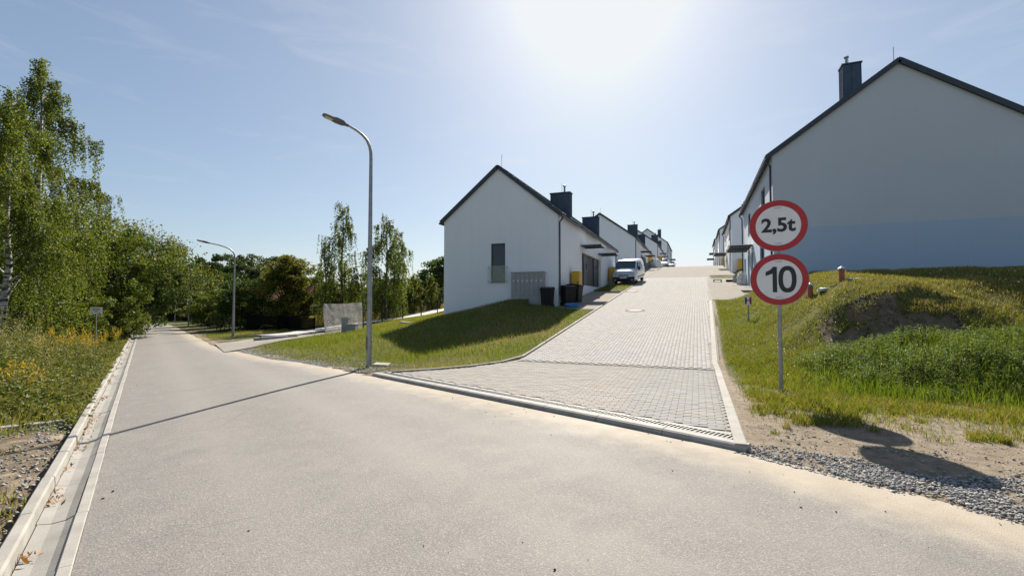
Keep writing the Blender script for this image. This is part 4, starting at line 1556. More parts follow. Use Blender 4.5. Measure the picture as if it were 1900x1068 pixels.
def crumple(name, label, cat, x, y, w, d, h, mat, seed, z=None, group=None):
    """low heap: dome grid with folds, closed underneath"""
    r = np.random.default_rng(seed)
    nr, na = 9, 22
    V, F = [], []
    for i in range(nr):
        q = i / (nr - 1)
        for k in range(na):
            a = 2 * math.pi * k / na
            rad = math.sin(q * math.pi / 2) ** .8 * (1 + .22 * math.sin(3 * a + seed) + .12 * r.normal())
            hh = h * (math.cos(q * math.pi / 2) ** .7) * (1 + .25 * math.sin(2 * a + 2 * seed) + .16 * r.normal())
            V.append((w / 2 * rad * math.cos(a), d / 2 * rad * math.sin(a), max(hh, 0) if i < nr - 1 else -.05))
    for i in range(nr - 1):
        for k in range(na):
            F.append((i * na + k, i * na + (k + 1) % na, (i + 1) * na + (k + 1) % na, (i + 1) * na + k))
    F += [tuple(range(na)), tuple((nr - 1) * na + k for k in range(na - 1, -1, -1))]
    o = MB().add(V, F).build(name, mat, None, (x, y, gz1(x, y) if z is None else z), smooth_angle=50)
    return tag(o, label, cat, group)


crumple('plastic_sheet', 'pale green sheeting in the grass, right of the vent posts', 'sheeting', *at(1585, 517, 12.9)[:2], .42, .25, .035, M['sheet'], 1)
crumple('plastic_sheet', 'pale green sheeting lying between the two vent posts', 'sheeting', *at(1530, 522, 13.4)[:2], .4, .25, .035, M['sheet'], 2)
crumple('rubble_sack', 'grey sack standing on the right paved strip', 'sack', 2.77, 39.0, .55, .45, .5, M['sack_grey'], 3, float(z_drive(39)) + .01)
crumple('rubble_sack', 'white sack beside the grey sack, left of the speed sign', 'sack', 3.0, 36.9, .7, .6, .62, M['sack_white'], 4, float(z_drive(36.9)) + .01)
crumple('tarpaulin', 'pale blue tarpaulin heap before the third left house', 'tarpaulin', -5.7, 70.5, 2.2, 1.8, 1.0, M['sack_white'], 6, float(z_drive(70.5)) + .02)
# tool frame lying on the paving
tf = thing('tool_frame', 'low black metal tool frame lying on the right paved strip', 'tool', (1.62, 39.6, float(z_drive(39.6)) + .012), (math.atan(.118), 0, .1))
for x0 in (-.42, .1):
    for y0 in (-.15, .15):
        MB().tube([(x0, y0, 0), (x0, y0, .15)], .022, 6).build('leg', M['tool_black'], tf)
MB().box(-.45, .13, -.17, .17, .151, .185).build('top', M['tool_black'], tf)
MB().box(.45, 1.0, -.12, .12, .0, .16).build('case', M['tool_black'], tf)

# ---- meter cabinet on the left gable
mc = thing('meter_cabinet', 'grey bank of meter boxes standing against the left gable', 'cabinet', (-8.5, 23.72, 1.95))
MB().box(-.93, .93, 0, .26, -.6, 1.35).build('body', M['grey_box'], mc)
for i in range(7):
    x0 = -.91 + i * 1.82 / 7
    d = MB().box(x0 + .008, x0 + .252, -.018, -.001, .06, 1.30).build('door', M['grey_box2'], mc)
    MB().box(x0 + .09, x0 + .17, -.022, -.0185, .86, .95).build('label_plate', M['cap_grey'], d)
MB().box(-.96, .96, -.05, .28, 1.352, 1.39).build('lid', M['grey_box'], mc)


def wheelie_bin(x, y, z, rz, label):
    b = thing('waste_bin', label, 'waste bin', (x, y, z), (0, 0, rz), 'black waste bins beside the left house')
    V = [(-.26, -.30, .06), (.26, -.30, .06), (.26, .26, .06), (-.26, .26, .06), (-.31, -.38, .95), (.31, -.38, .95), (.31, .34, .95), (-.31, .34, .95)]
    MB().add(V, [(0, 3, 2, 1), (4, 5, 6, 7), (0, 1, 5, 4), (1, 2, 6, 5), (2, 3, 7, 6), (3, 0, 4, 7)]).build('body', M['black_plastic'], b)
    MB().prism([(-.42, .951), (.38, .951), (.38, 1.05), (.0, 1.09), (-.42, 1.0)], -.33, .33, 'x').build('lid', M['black_plastic'], b)
    for sx in (-1, 1):
        MB().lathe([(.10, -.03), (.10, .03)], 12, (sx * .27, .25, .10), 'x').build('wheel', M['tyre'], b)
    MB().tube([(-.25, .40, .98), (.25, .40, .98)], .018, 6).build('handle', M['black_plastic'], b)


for (x, y, rz, lab) in ((-7.25, 23.35, .1, 'black waste bin in front of the gable corner, leftmost of the three'), (-6.42, 24.35, .7, 'black waste bin at the house corner, middle of the three'), (-6.30, 25.35, 1.4, 'black waste bin by the yellow cabinet, rightmost of the three')):
    wheelie_bin(x, y, max(gz1(x, y), float(z_drive(y)) + .02), rz, lab)
bt = MB().lathe([(.30, 0), (.36, .10), (.38, .17), (.35, .17), (.33, .11), (.27, .03), (.01, .03)], 22, (0, 0, 0)).build('blue_tub', M['blue_plastic'], None, (-6.05, 23.75, float(z_drive(23.75)) + .025), (.118, 0, 0), smooth_angle=40)
tag(bt, 'blue plastic tub lying on the shaded paving', 'tub')


def gas_cabinet(x, y, z, w, d, h, label, legs=.25):
    c = thing('gas_cabinet', label, 'cabinet', (x, y, z), group='yellow gas cabinets by the houses')
    MB().box(-w / 2 + .04, w / 2 - .04, -d / 2 + .03, d / 2 - .03, -.3, legs).build('plinth', M['grey_box'], c)
    MB().bevbox(-w / 2, w / 2, -d / 2, d / 2, legs + .001, legs + h, .025).build('body', M['yellow'], c)
    dr_ = MB().box(-w / 2 + .03, w / 2 - .03, -d / 2 - .014, -d / 2 - .001, legs + .05, legs + h - .07).build('door', M['yellow'], c)
    MB().box(w / 2 - .12, w / 2 - .07, -d / 2 - .022, -d / 2 - .0145, legs + h * .45, legs + h * .55).build('lock', M['anth'], dr_)


gas_cabinet(-6.52, 26.7, float(z_drive(26.7)) + .02, .48, .62, 1.35, 'yellow gas cabinet on the side wall of the nearest left house', .35)
gas_cabinet(-6.55, 39.3, float(z_drive(39.3)) + .02, .5, .6, 1.1, 'yellow gas cabinet half hidden behind the van, left of its bumper')
gas_cabinet(-6.5, 73.0, float(z_drive(73)) + .02, .6, .6, 1.3, 'yellow gas cabinet seen just right of the van roof')
gas_cabinet(-6.5, 92.5, float(z_drive(92.5)) + .1, .8, .6, 1.9, 'yellow gas cabinet at the third left house beside the parked cars')
gas_cabinet(4.22, 51.3, 4.72, .95, .5, 1.15, 'big yellow gas cabinet before the gable of the second right house', .2)
gas_cabinet(3.9, 75.6, 7.0, .9, .5, 1.3, 'small far yellow gas cabinet by the third right house', .2)


# ================================================================== VEHICLES
def loft(secs, name, mat, parent, closed=True):
    n = len(secs[0])
    V = [p for s_ in secs for p in s_]
    F = []
    for i in range(len(secs) - 1):
        for k in range(n):
            j = (k + 1) % n
            F.append((i * n + k, i * n + j, (i + 1) * n + j, (i + 1) * n + k))
    F += [tuple(range(n)), tuple(range(len(secs) * n - 1, (len(secs) - 1) * n - 1, -1))]
    return MB().add(V, F).build(name, mat, parent, smooth_angle=38)


def vehicle(name, label, cat, loc, rot, spec, paint, glass, group=None):
    root = thing(name, label, cat, loc, rot, group)
    secs = []
    for (y_, zb_, wb, zm, wm, zt, wt) in spec['secs']:
        r_ = [(wb, zb_), (wm * .99, zb_ + .12), (wm, zm * .72), (wm, zm), (wt + (wm - wt) * .15, zt - (zt - zm) * .18), (wt - .06, zt - .015), (wt * .45, zt + .02)]
        secs.append([(x_, y_, z_) for x_, z_ in r_] + [(-x_, y_, z_) for x_, z_ in reversed(r_)])
    body = loft(secs, 'body', paint, root)
    for nm, quads in spec['glass']:
        for q in quads:
            q = [np.array(p, float) for p in q]
            nrm = np.cross(q[1] - q[0], q[2] - q[0])
            nrm /= np.linalg.norm(nrm)
            cen = sum(q) / len(q)
            if nrm @ (cen - np.array([0, cen[1], 1.0])) < 0 and abs(nrm[0]) > .5:
                nrm = -nrm
            if abs(nrm[0]) <= .5 and nrm[2] < 0:
                nrm = -nrm
            k = len(q)
            MB().add([p + nrm * (.045 if nm == 'windscreen' else .02) for p in q] + [p - nrm * .05 for p in q], [tuple(range(k)), tuple(range(2 * k - 1, k - 1, -1))] + [(i, (i + 1) % k, k + (i + 1) % k, k + i) for i in range(k)]).build(nm, glass, body)
    for nm, (x0, x1, y0, y1, z0, z1), mt, both in spec['boxes']:
        for sx in ((1, -1) if both else (1,)):
            MB().bevbox(min(sx * x0, sx * x1), max(sx * x0, sx * x1), y0, y1, z0, z1, min(.03, (z1 - z0) * .3, (y1 - y0) * .3)).build(nm, mt, root)
    wr = spec['wr']
    for y_ in spec['axles']:
        for sx in (-1, 1):
            x_ = sx * spec['track']
            w = MB().lathe([(wr * .62, -.10), (wr * .93, -.10), (wr, -.06), (wr, .06), (wr * .93, .10), (wr * .62, .10)], 20, (x_, y_, wr), 'x').build('wheel', M['tyre'], root, smooth_angle=40)
            MB().lathe([(wr * .60, .0), (wr * .58, .085 if sx > 0 else -.085), (wr * .2, .105 if sx > 0 else -.105)], 14, (x_, y_, wr), 'x').build('rim', M['rim'], w)
            MB().lathe([(wr * 1.14, -.02), (wr * 1.14, .02)], 18, (sx * (spec['track'] + .085 - .06), y_, wr + .02), 'x').build('wheel_arch', M['bumper'], root)
    return root


van_spec = dict(
    secs=[(.00, .28, .62, .62, .74, .80, .55), (.10, .24, .74, .72, .88, .98, .70), (.30, .24, .80, .82, .94, 1.08, .78), (.80, .24, .84, .98, .96, 1.26, .84),
          (1.25, .26, .84, 1.08, .96, 1.54, .82), (1.66, .26, .84, 1.10, .96, 1.86, .79), (2.1, .26, .84, 1.10, .96, 1.93, .80), (4.5, .28, .84, 1.10, .96, 1.93, .80), (4.74, .3, .82, 1.1, .94, 1.88, .78), (4.80, .35, .80, 1.0, .92, 1.5, .80)],
    glass=[('windscreen', [[(-.80, .80, 1.245), (.80, .80, 1.245), (.74, 1.62, 1.845), (-.74, 1.62, 1.845)]]),
           ('side_window', [[(.955, 1.15, 1.16), (.955, 2.15, 1.16), (.855, 2.15, 1.74), (.875, 1.62, 1.70)], [(-.955, 1.15, 1.16), (-.955, 2.15, 1.16), (-.855, 2.15, 1.74), (-.875, 1.62, 1.70)],
                            [(.955, 2.3, 1.16), (.955, 3.3, 1.16), (.855, 3.3, 1.74), (.855, 2.3, 1.74)], [(-.955, 2.3, 1.16), (-.955, 3.3, 1.16), (-.855, 3.3, 1.74), (-.855, 2.3, 1.74)]])],
    boxes=[('bumper', (-.86, .86, -.09, .25, .22, .62), M['bumper'], False), ('number_plate', (-.26, .26, -.115, -.091, .50, .61), M['plate'], False),
           ('grille', (-.42, .42, -.035, .04, .70, .77), M['anth'], False), ('air_intake', (-.45, .45, -.10, -.091, .28, .42), M['dark'], False),
           ('headlight', (.46, .86, .005, .30, .76, .97), M['headlight'], True), ('badge', (-.06, .06, -.05, -.036, .71, .79), M['galv'], False),
           ('mirror', (.98, 1.16, 1.08, 1.24, 1.10, 1.42), M['bumper'], True), ('side_trim', (.955, .985, .9, 4.4, .50, .58), M['bumper'], True), ('door_handle', (.96, .985, 1.95, 2.12, 1.02, 1.06), M['bumper'], True),
           ('fog_lamp', (.62, .74, -.105, -.091, .33, .42), M['headlight'], True), ('wiper', (-.5, .2, .76, .80, 1.245, 1.265), M['bumper'], False)],
    axles=(.95, 3.95), track=.80, wr=.33)
vx, vy = -5.50, 38.35
vehicle('van', 'pale silver-white van parked nose down the slope on the left paving', 'van', (vx, vy, float(z_drive(vy)) + .02), (math.atan(.118), 0, math.radians(-3.0)), van_spec, M['van_white'], M['car_glass'])
car_spec = dict(
    secs=[(.0, .3, .55, .55, .66, .66, .50), (.12, .22, .66, .62, .82, .78, .66), (.9, .2, .72, .80, .86, .92, .74), (1.15, .2, .72, .85, .87, 1.02, .72), (1.85, .2, .72, .88, .87, 1.43, .58), (3.0, .2, .72, .9, .87, 1.45, .58), (3.7, .22, .70, .9, .86, 1.1, .66), (4.05, .3, .66, .8, .80, .95, .64)],
    glass=[('windscreen', [[(-.66, 1.17, 1.03), (.66, 1.17, 1.03), (.55, 1.80, 1.40), (-.55, 1.80, 1.40)]]),
           ('side_window', [[(.80, 1.45, .98), (.80, 3.3, .98), (.62, 3.0, 1.38), (.62, 1.9, 1.38)], [(-.80, 1.45, .98), (-.80, 3.3, .98), (-.62, 3.0, 1.38), (-.62, 1.9, 1.38)]])],
    boxes=[('bumper', (-.74, .74, -.05, .15, .22, .50), M['bumper'], False), ('headlight', (.42, .74, .0, .2, .58, .72), M['headlight'], True), ('number_plate', (-.25, .25, -.07, -.052, .36, .47), M['plate'], False), ('mirror', (.88, 1.02, 1.4, 1.52, .95, 1.08), M['bumper'], True)],
    axles=(.75, 3.2), track=.74, wr=.31)
vehicle('parked_car', 'far silver car before the third left house, nearer of two', 'car', (-5.35, 84.0, float(z_drive(84)) + .03), (.08, 0, 0), car_spec, M['car_silver'], M['car_glass'], 'cars parked near the crest')
vehicle('parked_car', 'far white car half sunk behind the crest of the driveway', 'car', (-5.1, 103.0, float(z_drive(103)) + .03), (.06, 0, 0), car_spec, M['van_white'], M['car_glass'], 'cars parked near the crest')

# ================================================================== BANNER, BOXES, FENCES
bn = thing('mesh_banner', 'worn grey mesh banner stretched between two posts on the lawn', 'banner', tuple(at(605, 622, 28.2)))
P00, P10 = at(605, 624, 28.2), at(673, 611, 27.4)
P01, P11 = at(599, 563, 28.2), at(672, 560, 27.4)
org = np.array(bn.location)
nu, nv = 60, 34
V = []
for j in range(nv + 1):
    for i in range(nu + 1):
        u, v = i / nu, j / nv
        p = (1 - v) * ((1 - u) * P00 + u * P10) + v * ((1 - u) * P01 + u * P11)
        p = p + np.array([0, 0, 1.0]) * (.10 * math.sin(u * math.pi) * (1 - v) - .05 * math.sin(u * math.pi) * v)
        fold = .085 * math.sin(30 * u + 3 * v + 1.5 * math.sin(4 * u)) * (.35 + .65 * v) + .11 * math.exp(-((u - .12 - .42 * (1 - v)) / .06) ** 2) - .07 * math.exp(-((u - .02 - .55 * (1 - v)) / .05) ** 2) + .05 * math.sin(9 * u + 1)
        p = p + np.array([.25, -.97, 0]) * fold
        V.append(p - org)
idx = np.arange((nu + 1) * (nv + 1)).reshape(nv + 1, nu + 1)
F = np.stack([idx[:-1, :-1], idx[:-1, 1:], idx[1:, 1:], idx[1:, :-1]], -1).reshape(-1, 4)
cl = link('cloth', mesh_np('cloth', np.array(V), F, True), M['cloth'], bn)
for q0, q1 in ((P00, P01), (P10, P11)):
    MB().tube([tuple(q0 - org + np.array([0, .06, -.5])), tuple(q1 - org + np.array([0, .06, .12]))], .035, 8).build('post', M['fence_dark'], bn)
bdir = math.atan2(P10[1] - P00[1], P10[0] - P00[0])
for txt, u, v, sz in (('OC', .20, .42, .34), ('W', .27, .60, .22)):
    p = (1 - v) * ((1 - u) * P00 + u * P10) + v * ((1 - u) * P01 + u * P11) - org + np.array([.04, -.19, 0])
    o = link('faded_letters', text_mesh(txt, sz, .0, .001), M['print_grey'], cl, tuple(p), (math.pi / 2, 0, bdir))

p = at(641, 619, 26.9)
ub = thing('utility_cabinet', 'tall grey utility cabinet in front of the banner', 'cabinet', (p[0], p[1], gz1(p[0], p[1])), (0, 0, .35))
MB().box(-.19, .19, -.13, .13, -.2, .86).build('body', M['grey_box'], ub)
MB().box(-.16, .16, -.142, -.131, .12, .80).build('door', M['grey_box2'], ub)
MB().prism([(-.17, .861), (.17, .861), (.17, .89), (-.17, .93)], -.22, .22, 'x').build('lid', M['cap_grey'], ub)
p = at(653, 620, 26.4)
cb = thing('concrete_block', 'dark square concrete block with pale top beside the banner', 'block', (p[0], p[1], gz1(p[0], p[1])), (0, 0, .3))
MB().bevbox(-.28, .28, -.26, .26, -.15, .40, .02).build('block', M['sack_grey'], cb)
MB().bevbox(-.29, .29, -.27, .27, .401, .45, .012).build('top_slab', M['concrete'], cb)

fe = thing('wire_fence', 'dark post and wire fence along the pale path', 'fence', (-21.6, 22, gz1(-21.6, 22)))
fo = np.array(fe.location)
fp = [(-22.4 + .11 * (y_ - 29) * .6, y_) for y_ in np.arange(27.2, 49, 2.45)]
tops = []
for (x_, y_) in fp:
    z_ = gz1(x_, y_)
    tops.append(np.array([x_, y_, z_]) - fo)
    MB().box(x_ - fo[0] - .035, x_ - fo[0] + .035, y_ - fo[1] - .035, y_ - fo[1] + .035, z_ - fo[2] - .3, z_ - fo[2] + 1.28).build('post', M['fence_dark'], fe)
for a, b in zip(tops[:-1], tops[1:]):
    for h_ in (.08, .30, .52, .74, .96, 1.18):
        MB().tube([tuple(a + np.array([0, 0, h_])), tuple(b + np.array([0, 0, h_]))], .006, 4).build('wire', M['fence_dark'], fe)

bf = thing('black_gate_fence', 'black slatted fence with recessed gate behind the apron', 'fence', tuple(at(457, 619, 37)))
bo = np.array(bf.location)
A0, A1, A2, A3 = at(457, 618, 37), at(516, 622, 35.2), at(535, 620, 34.9), at(582, 616, 33.2)
A1b, A2b = A1 + np.array([-.2, 1.2, 0]), A2 + np.array([-.2, 1.2, 0])
for (a, b, h0, h1, nm) in ((A0, A1, 1.55, 1.5, 'slat'), (A1, A1b, 1.5, 1.5, 'slat'), (A1b, A2b, 1.45, 1.42, 'gate_board'), (A2b, A2, 1.45, 1.42, 'slat'), (A2, A3, 1.42, 1.05, 'slat')):
    d = np.array([b[0] - a[0], b[1] - a[1], 0])
    Ld = np.linalg.norm(d)
    d /= Ld
    nn_ = np.array([-d[1], d[0], 0])
    za, zb_ = a[2] - .05, b[2] - .05
    ns = 12
    for i in range(ns):
        f0, f1 = i / ns, (i + 1) / ns - .006
        V = []
        for off in (0, .025):
            for (pt, z0, hh) in ((a, za, h0), (b, zb_, h1)):
                for f in (f0, f1):
                    V.append(np.array([pt[0], pt[1], z0 + hh * f]) + nn_ * off - bo)
        MB().add(V, [(0, 2, 3, 1), (4, 5, 7, 6), (0, 1, 5, 4), (2, 6, 7, 3), (1, 3, 7, 5), (0, 4, 6, 2)]).build(nm, M['black_fence'], bf)
    for pt, z0, hh in ((a, za, h0), (b, zb_, h1)):
        q = np.array([pt[0], pt[1], z0]) - bo + nn_ * .06
        MB().box(q[0] - .05, q[0] + .05, q[1] - .03, q[1] + .03, q[2] - .3, q[2] + hh + .04).build('post', M['black_fence'], bf)

gf = thing('garden_fence', 'green wire garden fence along the far right verge', 'fence', (*xy(37, 4.9), gz1(*xy(37, 4.9))))
go = np.array(gf.location)
prev = None
for s_ in np.arange(38, 62, 2.5):
    x_, y_ = xy(s_, 5.0)
    q = np.array([x_, y_, gz1(x_, y_)]) - go
    MB().tube([tuple(q + np.array([0, 0, -.2])), tuple(q + np.array([0, 0, 1.35]))], .03, 6).build('post', M['fence_green'], gf)
    if prev is not None:
        for h_ in (.1, .35, .6, .85, 1.1, 1.3):
            MB().tube([tuple(prev + np.array([0, 0, h_])), tuple(q + np.array([0, 0, h_]))], .01, 4).build('wire', M['fence_green'], gf)
    prev = q

# small sign on the left verge
p = at(177, 625, 19.5)
vs = thing('verge_sign', 'small white plate on a thin post among the left weeds', 'sign', (p[0], p[1], gz1(p[0], p[1])), (0, 0, math.radians(50)))
hs_ = 1.46 - gz1(p[0], p[1])
MB().tube([(0, .02, -.2), (0, .02, hs_)], .025, 8).build('post', M['galv'], vs)
pl = MB().box(-.19, .19, -.012, .0, hs_ - .24, hs_ + .02).build('plate', M['sign_white'], vs)
for dz, w in ((-.04, .12), (-.09, .12), (-.16, .06)):
    MB().box(-w, w, -.0165, -.0125, hs_ + dz - .014, hs_ + dz + .012).build('print_line', M['print_grey'], pl)
# far utility box
p = at(291, 598, 84)
fb = thing('utility_box', 'pale grey utility box beside the farthest lamp', 'cabinet', (p[0], p[1], gz1(p[0], p[1])))
MB().box(-.5, .5, -.3, .3, -.2, 1.05).build('body', M['grey_box'], fb)
MB().box(-.54, .54, -.34, .34, 1.051, 1.1).build('lid', M['cap_grey'], fb)
# blocks edging the gate apron, loose slabs
for k, (px, py, dd, w) in enumerate(((486, 645, 24.3, .75), (508, 640, 24.6, 1.3), (530, 633, 25.4, 1.2))):
    p = at(px, py, dd)
    o = MB().bevbox(-w / 2, w / 2, -.14, .14, -.1, .20, .02).build('edge_block', M['sack_grey'], None, (p[0], p[1], gz1(p[0], p[1])), (0, 0, math.radians(60 + 6 * k)))
    tag(o, ('short grey edge block nearest the road, beside the gate apron', 'middle grey edge block beside the gate apron', 'upper grey edge block beside the gate apron, half in grass')[k], 'block', 'edge blocks of the gate apron')
for (px, py, dd, w, lab) in ((758, 608, 25.2, .85, 'pale flat slab lying on the lawn below the house'), (708, 676, 13.0, .42, 'pale flat slab lying by the foot of the lamp')):
    p = at(px, py, dd)
    o = MB().bevbox(-w / 2, w / 2, -.2, .2, -.03, .05, .012).build('paving_slab', M['concrete'], None, (p[0], p[1], gz1(p[0], p[1]) + .03), (0.03, .05, .4))
    tag(o, lab, 'slab', 'loose slabs on the lawn')
x_, y_ = xy(9.15, -1.35)
o = MB().bevbox(-.6, .6, -.07, .07, -.1, .02, .012).build('concrete_strip', M['concrete'], None, (x_, y_, gz1(x_, y_) + .01), (0, 0, math.atan2(RN[1], RN[0])))
tag(o, 'pale concrete strip ending at the gutter kerb', 'slab')


# ================================================================== VEGETATION
def unit(v):
    return v / np.maximum(np.linalg.norm(v, axis=-1, keepdims=True), 1e-9)


def leaf_quads(C, L, W, r, flat=0.0, D=None):
    """rhombic leaves at C; D optional leaf directions; flat>0 biases leaves to face the sky"""
    n = len(C)
    d = unit(r.normal(size=(n, 3))) if D is None else unit(D + r.normal(size=(n, 3)) * .35)
    a = r.normal(size=(n, 3))
    if flat:
        a[:, 2] += flat * 3
    w = unit(np.cross(d, a))
    L = np.broadcast_to(np.asarray(L, float), (n,))[:, None]
    W = np.broadcast_to(np.asarray(W, float), (n,))[:, None]
    V = np.stack([C - d * L / 2, C + w * W / 2 - d * L * .08, C + d * L / 2, C - w * W / 2 - d * L * .08], 1).reshape(-1, 3)
    return V, np.arange(4 * n).reshape(n, 4)


def join_np(parts):
    Vs, Fs, o = [], [], 0
    for V, F in parts:
        Vs.append(V)
        Fs.append(F + o)
        o += len(V)
    return np.concatenate(Vs), np.concatenate(Fs)


def blades(P, h, w, r, lean=.5, near=True):
    """grass blades: two-segment bent strips (near) or single triangles"""
    n = len(P)
    a = r.uniform(0, 2 * math.pi, n)
    d = np.stack([np.cos(a), np.sin(a), np.zeros(n)], -1)
    b = r.uniform(0, 2 * math.pi, n)
    ln = np.stack([np.cos(b), np.sin(b), np.zeros(n)], -1) * (h * lean * r.uniform(.2, 1, n))[:, None]
    h3 = np.stack([np.zeros(n), np.zeros(n), h], -1)
    w = np.broadcast_to(w, (n,))[:, None]
    if near:
        V = np.stack([P - d * w / 2, P + d * w / 2, P + ln * .35 + h3 * .6 + d * w * .38, P + ln * .35 + h3 * .6 - d * w * .38, P + ln + h3], 1).reshape(-1, 3)
        o = (np.arange(n) * 5)[:, None]
        F = np.concatenate([o + np.array([0, 1, 2]), o + np.array([0, 2, 3]), o + np.array([3, 2, 4])])
    else:
        V = np.stack([P - d * w / 2, P + d * w / 2, P + ln + h3], 1).reshape(-1, 3)
        F = np.arange(3 * n).reshape(n, 3)
    return V, F


def stuff(name, VF, mat, label, cat):
    o = link(name, mesh_np(name, *VF), mat)
    return tag(o, label, cat, kind='stuff')


def cam_depth(x, y):
    return x * FWD[0] + y * FWD[1]


def in_view(x, y, m=1.18):
    d = cam_depth(x, y)
    return (d > .5) & (np.abs((x * RGT[0] + y * RGT[1]) / np.maximum(d, .1)) < m)


r = np.random.default_rng(11)
# ---- left lawn
n = 520000
x, y = r.uniform(-32, -4.5, n), r.uniform(8.5, 46, n)
s_, t_ = st(x, y)
ok = (t_ > t_right(s_) + .12) & (x < x_dl(y) - .02) & in_view(x, y)
ok &= ~((x > -13.9) & (x < -6.8) & (y > 23.95)) & ~((x > -8.3) & (y > 22.85) & (y < 32.8)) & ~((x > -7) & (y > 37.6))
ok &= ~((x < -22.6) & (x > -26.2))
apx = (s_ > 21.2) & (s_ < 34) & (t_ < 3.0 + (s_ - 21.4) * .62 + 3.4) & (t_ < 9.6) & (s_ > 21.4 + (t_ - 2.5) * .95) & (s_ < 27.4 + (t_ - 2.7) * 1.25)
ok &= ~apx
edge_ = t_ - t_right(s_)
bare = smooth(.35, .6, fbm(x, y, 1.4, 51))
ok &= r.random(n) < np.clip(.10 + .9 * smooth(.25, 1.5, edge_ + .6 * bare), 0, 1)
ok &= r.random(n) < np.clip(14 / np.maximum(cam_depth(x, y), 1), .25, 1)
x, y = x[ok], y[ok]
s_, t_ = st(x, y)
z = ground_z(x, y)
lushm = smooth(.0, 1.0, 1.25 - np.hypot((x + 15.2) / 3.6, (y - 16.3) / 2.2)) + .6 * smooth(.55, .75, fbm(x, y, 2.5, 61))
dry = smooth(.48, .66, fbm(x, y, 3.2, 71)) * (1 - np.clip(lushm, 0, 1))
h = (.05 + .09 * r.random(len(x))) * (.7 + .8 * fbm(x, y, 1.1, 81)) + .16 * np.clip(lushm, 0, 1) * r.random(len(x)) * smooth(.3, 1.2, t_ - t_right(s_))
kind = r.random(len(x))
P = np.stack([x, y, z - .01], -1)
isdry = kind < (.12 + .5 * dry)
islush = ~isdry & (kind > .55 - .4 * np.clip(lushm, 0, 1))
near = cam_depth(x, y) < 16
for nm, sel, mt, lab in (('lawn_grass', ~isdry & ~islush, 'grass', 'short green lawn grass left of the driveway'), ('lush_grass', islush, 'grass_lush', 'brighter longer grass on the left lawn'), ('dry_grass', isdry, 'grass_dry', 'dry straw-coloured grass on the left lawn')):
    stuff(nm, blades(P[sel], h[sel], .009 + .004 * (cam_depth(x, y)[sel] > 14), r, .7, False), M[mt], lab, 'grass')

# ---- right side: strip beside the driveway, bank top, sparse tufts in the sand
n = 620000
x, y = r.uniform(.5, 14, n), r.uniform(7, 26.8, n)
ok = in_view(x, y) & (x > x_dr(y) + .08) & ~((x > XR_ - .05) & (y > 23.97))
wob = fbm(x, y, 1.7, 3) - .5
yb = y + wob * .9
face = (yb > 12.4) & (yb < 13.8) & (x > 2.8) & (x < 5.8) & (fbm(x, y, .8, 19) > .40)
sandm = 1 - smooth(7.2, 10.6, y + (fbm(x, y, 1.2, 21) - .5) * 4.0)
tuft = smooth(.46, .62, fbm(x, y, .45, 91, 2))
dens = np.where(face, .10 + .4 * tuft, 1.0) * (1 - sandm) + sandm * (.10 + .9 * tuft)
dens *= np.where((y < 11.6) & (y > 9.2) & (x > 2.6), .6, 1.0)
dens *= np.where(y > 12.5, smooth(.0, .22, x - x_dr(y) - .12 * fbm(x, y, .4, 5)), smooth(.05, .5, x - x_dr(y) - .15 * fbm(x, y, .4, 5)))
dens *= np.clip(11 / np.maximum(cam_depth(x, y), 1), .3, 1)
dens *= smooth(5.5, 6.6, x * RN[0] + y * RN[1] + .8 * wob)
ok &= r.random(n) < dens
x, y = x[ok], y[ok]
z = ground_z(x, y)
sandm = 1 - smooth(8.4, 11.2, y + (fbm(x, y, 1.2, 21) - .5) * 4.0)
top = smooth(12.6, 13.6, y) * smooth(1.5, 4.5, x)
h = (.035 + .10 * r.random(len(x)) ** 1.5) * (.5 + .9 * fbm(x, y, .7, 83)) * (1 - .2 * top) * (1 - .15 * sandm)
h = h + .075 * r.random(len(x)) * smooth(.46, .62, fbm(x, y, .45, 91, 2)) * smooth(.2, .6, sandm)
kind = r.random(len(x)) + .25 * (fbm(x, y, 1.5, 87) - .5)
P = np.stack([x, y, z - .01], -1)
isdry = kind < (.10 + .38 * top + .10 * sandm)
islush = ~isdry & (kind > .62 + .25 * top)
for nm, sel, mt, lab in (('bank_grass', ~isdry & ~islush, 'grass', 'short grass on the right bank and beside the driveway'), ('bank_lush_grass', islush, 'grass_lush', 'brighter grass tufts on the right bank'), ('bank_dry_grass', isdry, 'grass_dry', 'dry straw-coloured grass on the right bank')):
    stuff(nm, blades(P[sel], h[sel], .0085, r, .9, True), M[mt], lab, 'grass')
# loose tufts between the bank grass and the gravel
n = 420
cx, cy = r.uniform(.8, 7.5, n), r.uniform(6.3, 10.2, n)
ok = (cx > x_dr(cy) + .2) & in_view(cx, cy) & (cx * RN[0] + cy * RN[1] > 5.9 + .5 * r.random(n)) & (r.random(n) < .35 + .65 * smooth(7.0, 9.2, cy))
cx, cy = cx[ok], cy[ok]
k = 46
rad = r.uniform(.04, .17, len(cx))[:, None] * np.sqrt(r.random((len(cx), k)))
ang = r.uniform(0, 2 * math.pi, (len(cx), k))
x, y = (cx[:, None] + rad * np.cos(ang)).ravel(), (cy[:, None] + rad * np.sin(ang)).ravel()
h = (r.uniform(.04, .12, len(cx))[:, None] * r.uniform(.4, 1.2, (len(cx), k))).ravel()
P = np.stack([x, y, ground_z(x, y) - .008], -1)
pick = np.repeat(r.random(len(cx)), k) + r.normal(size=len(x)) * .15
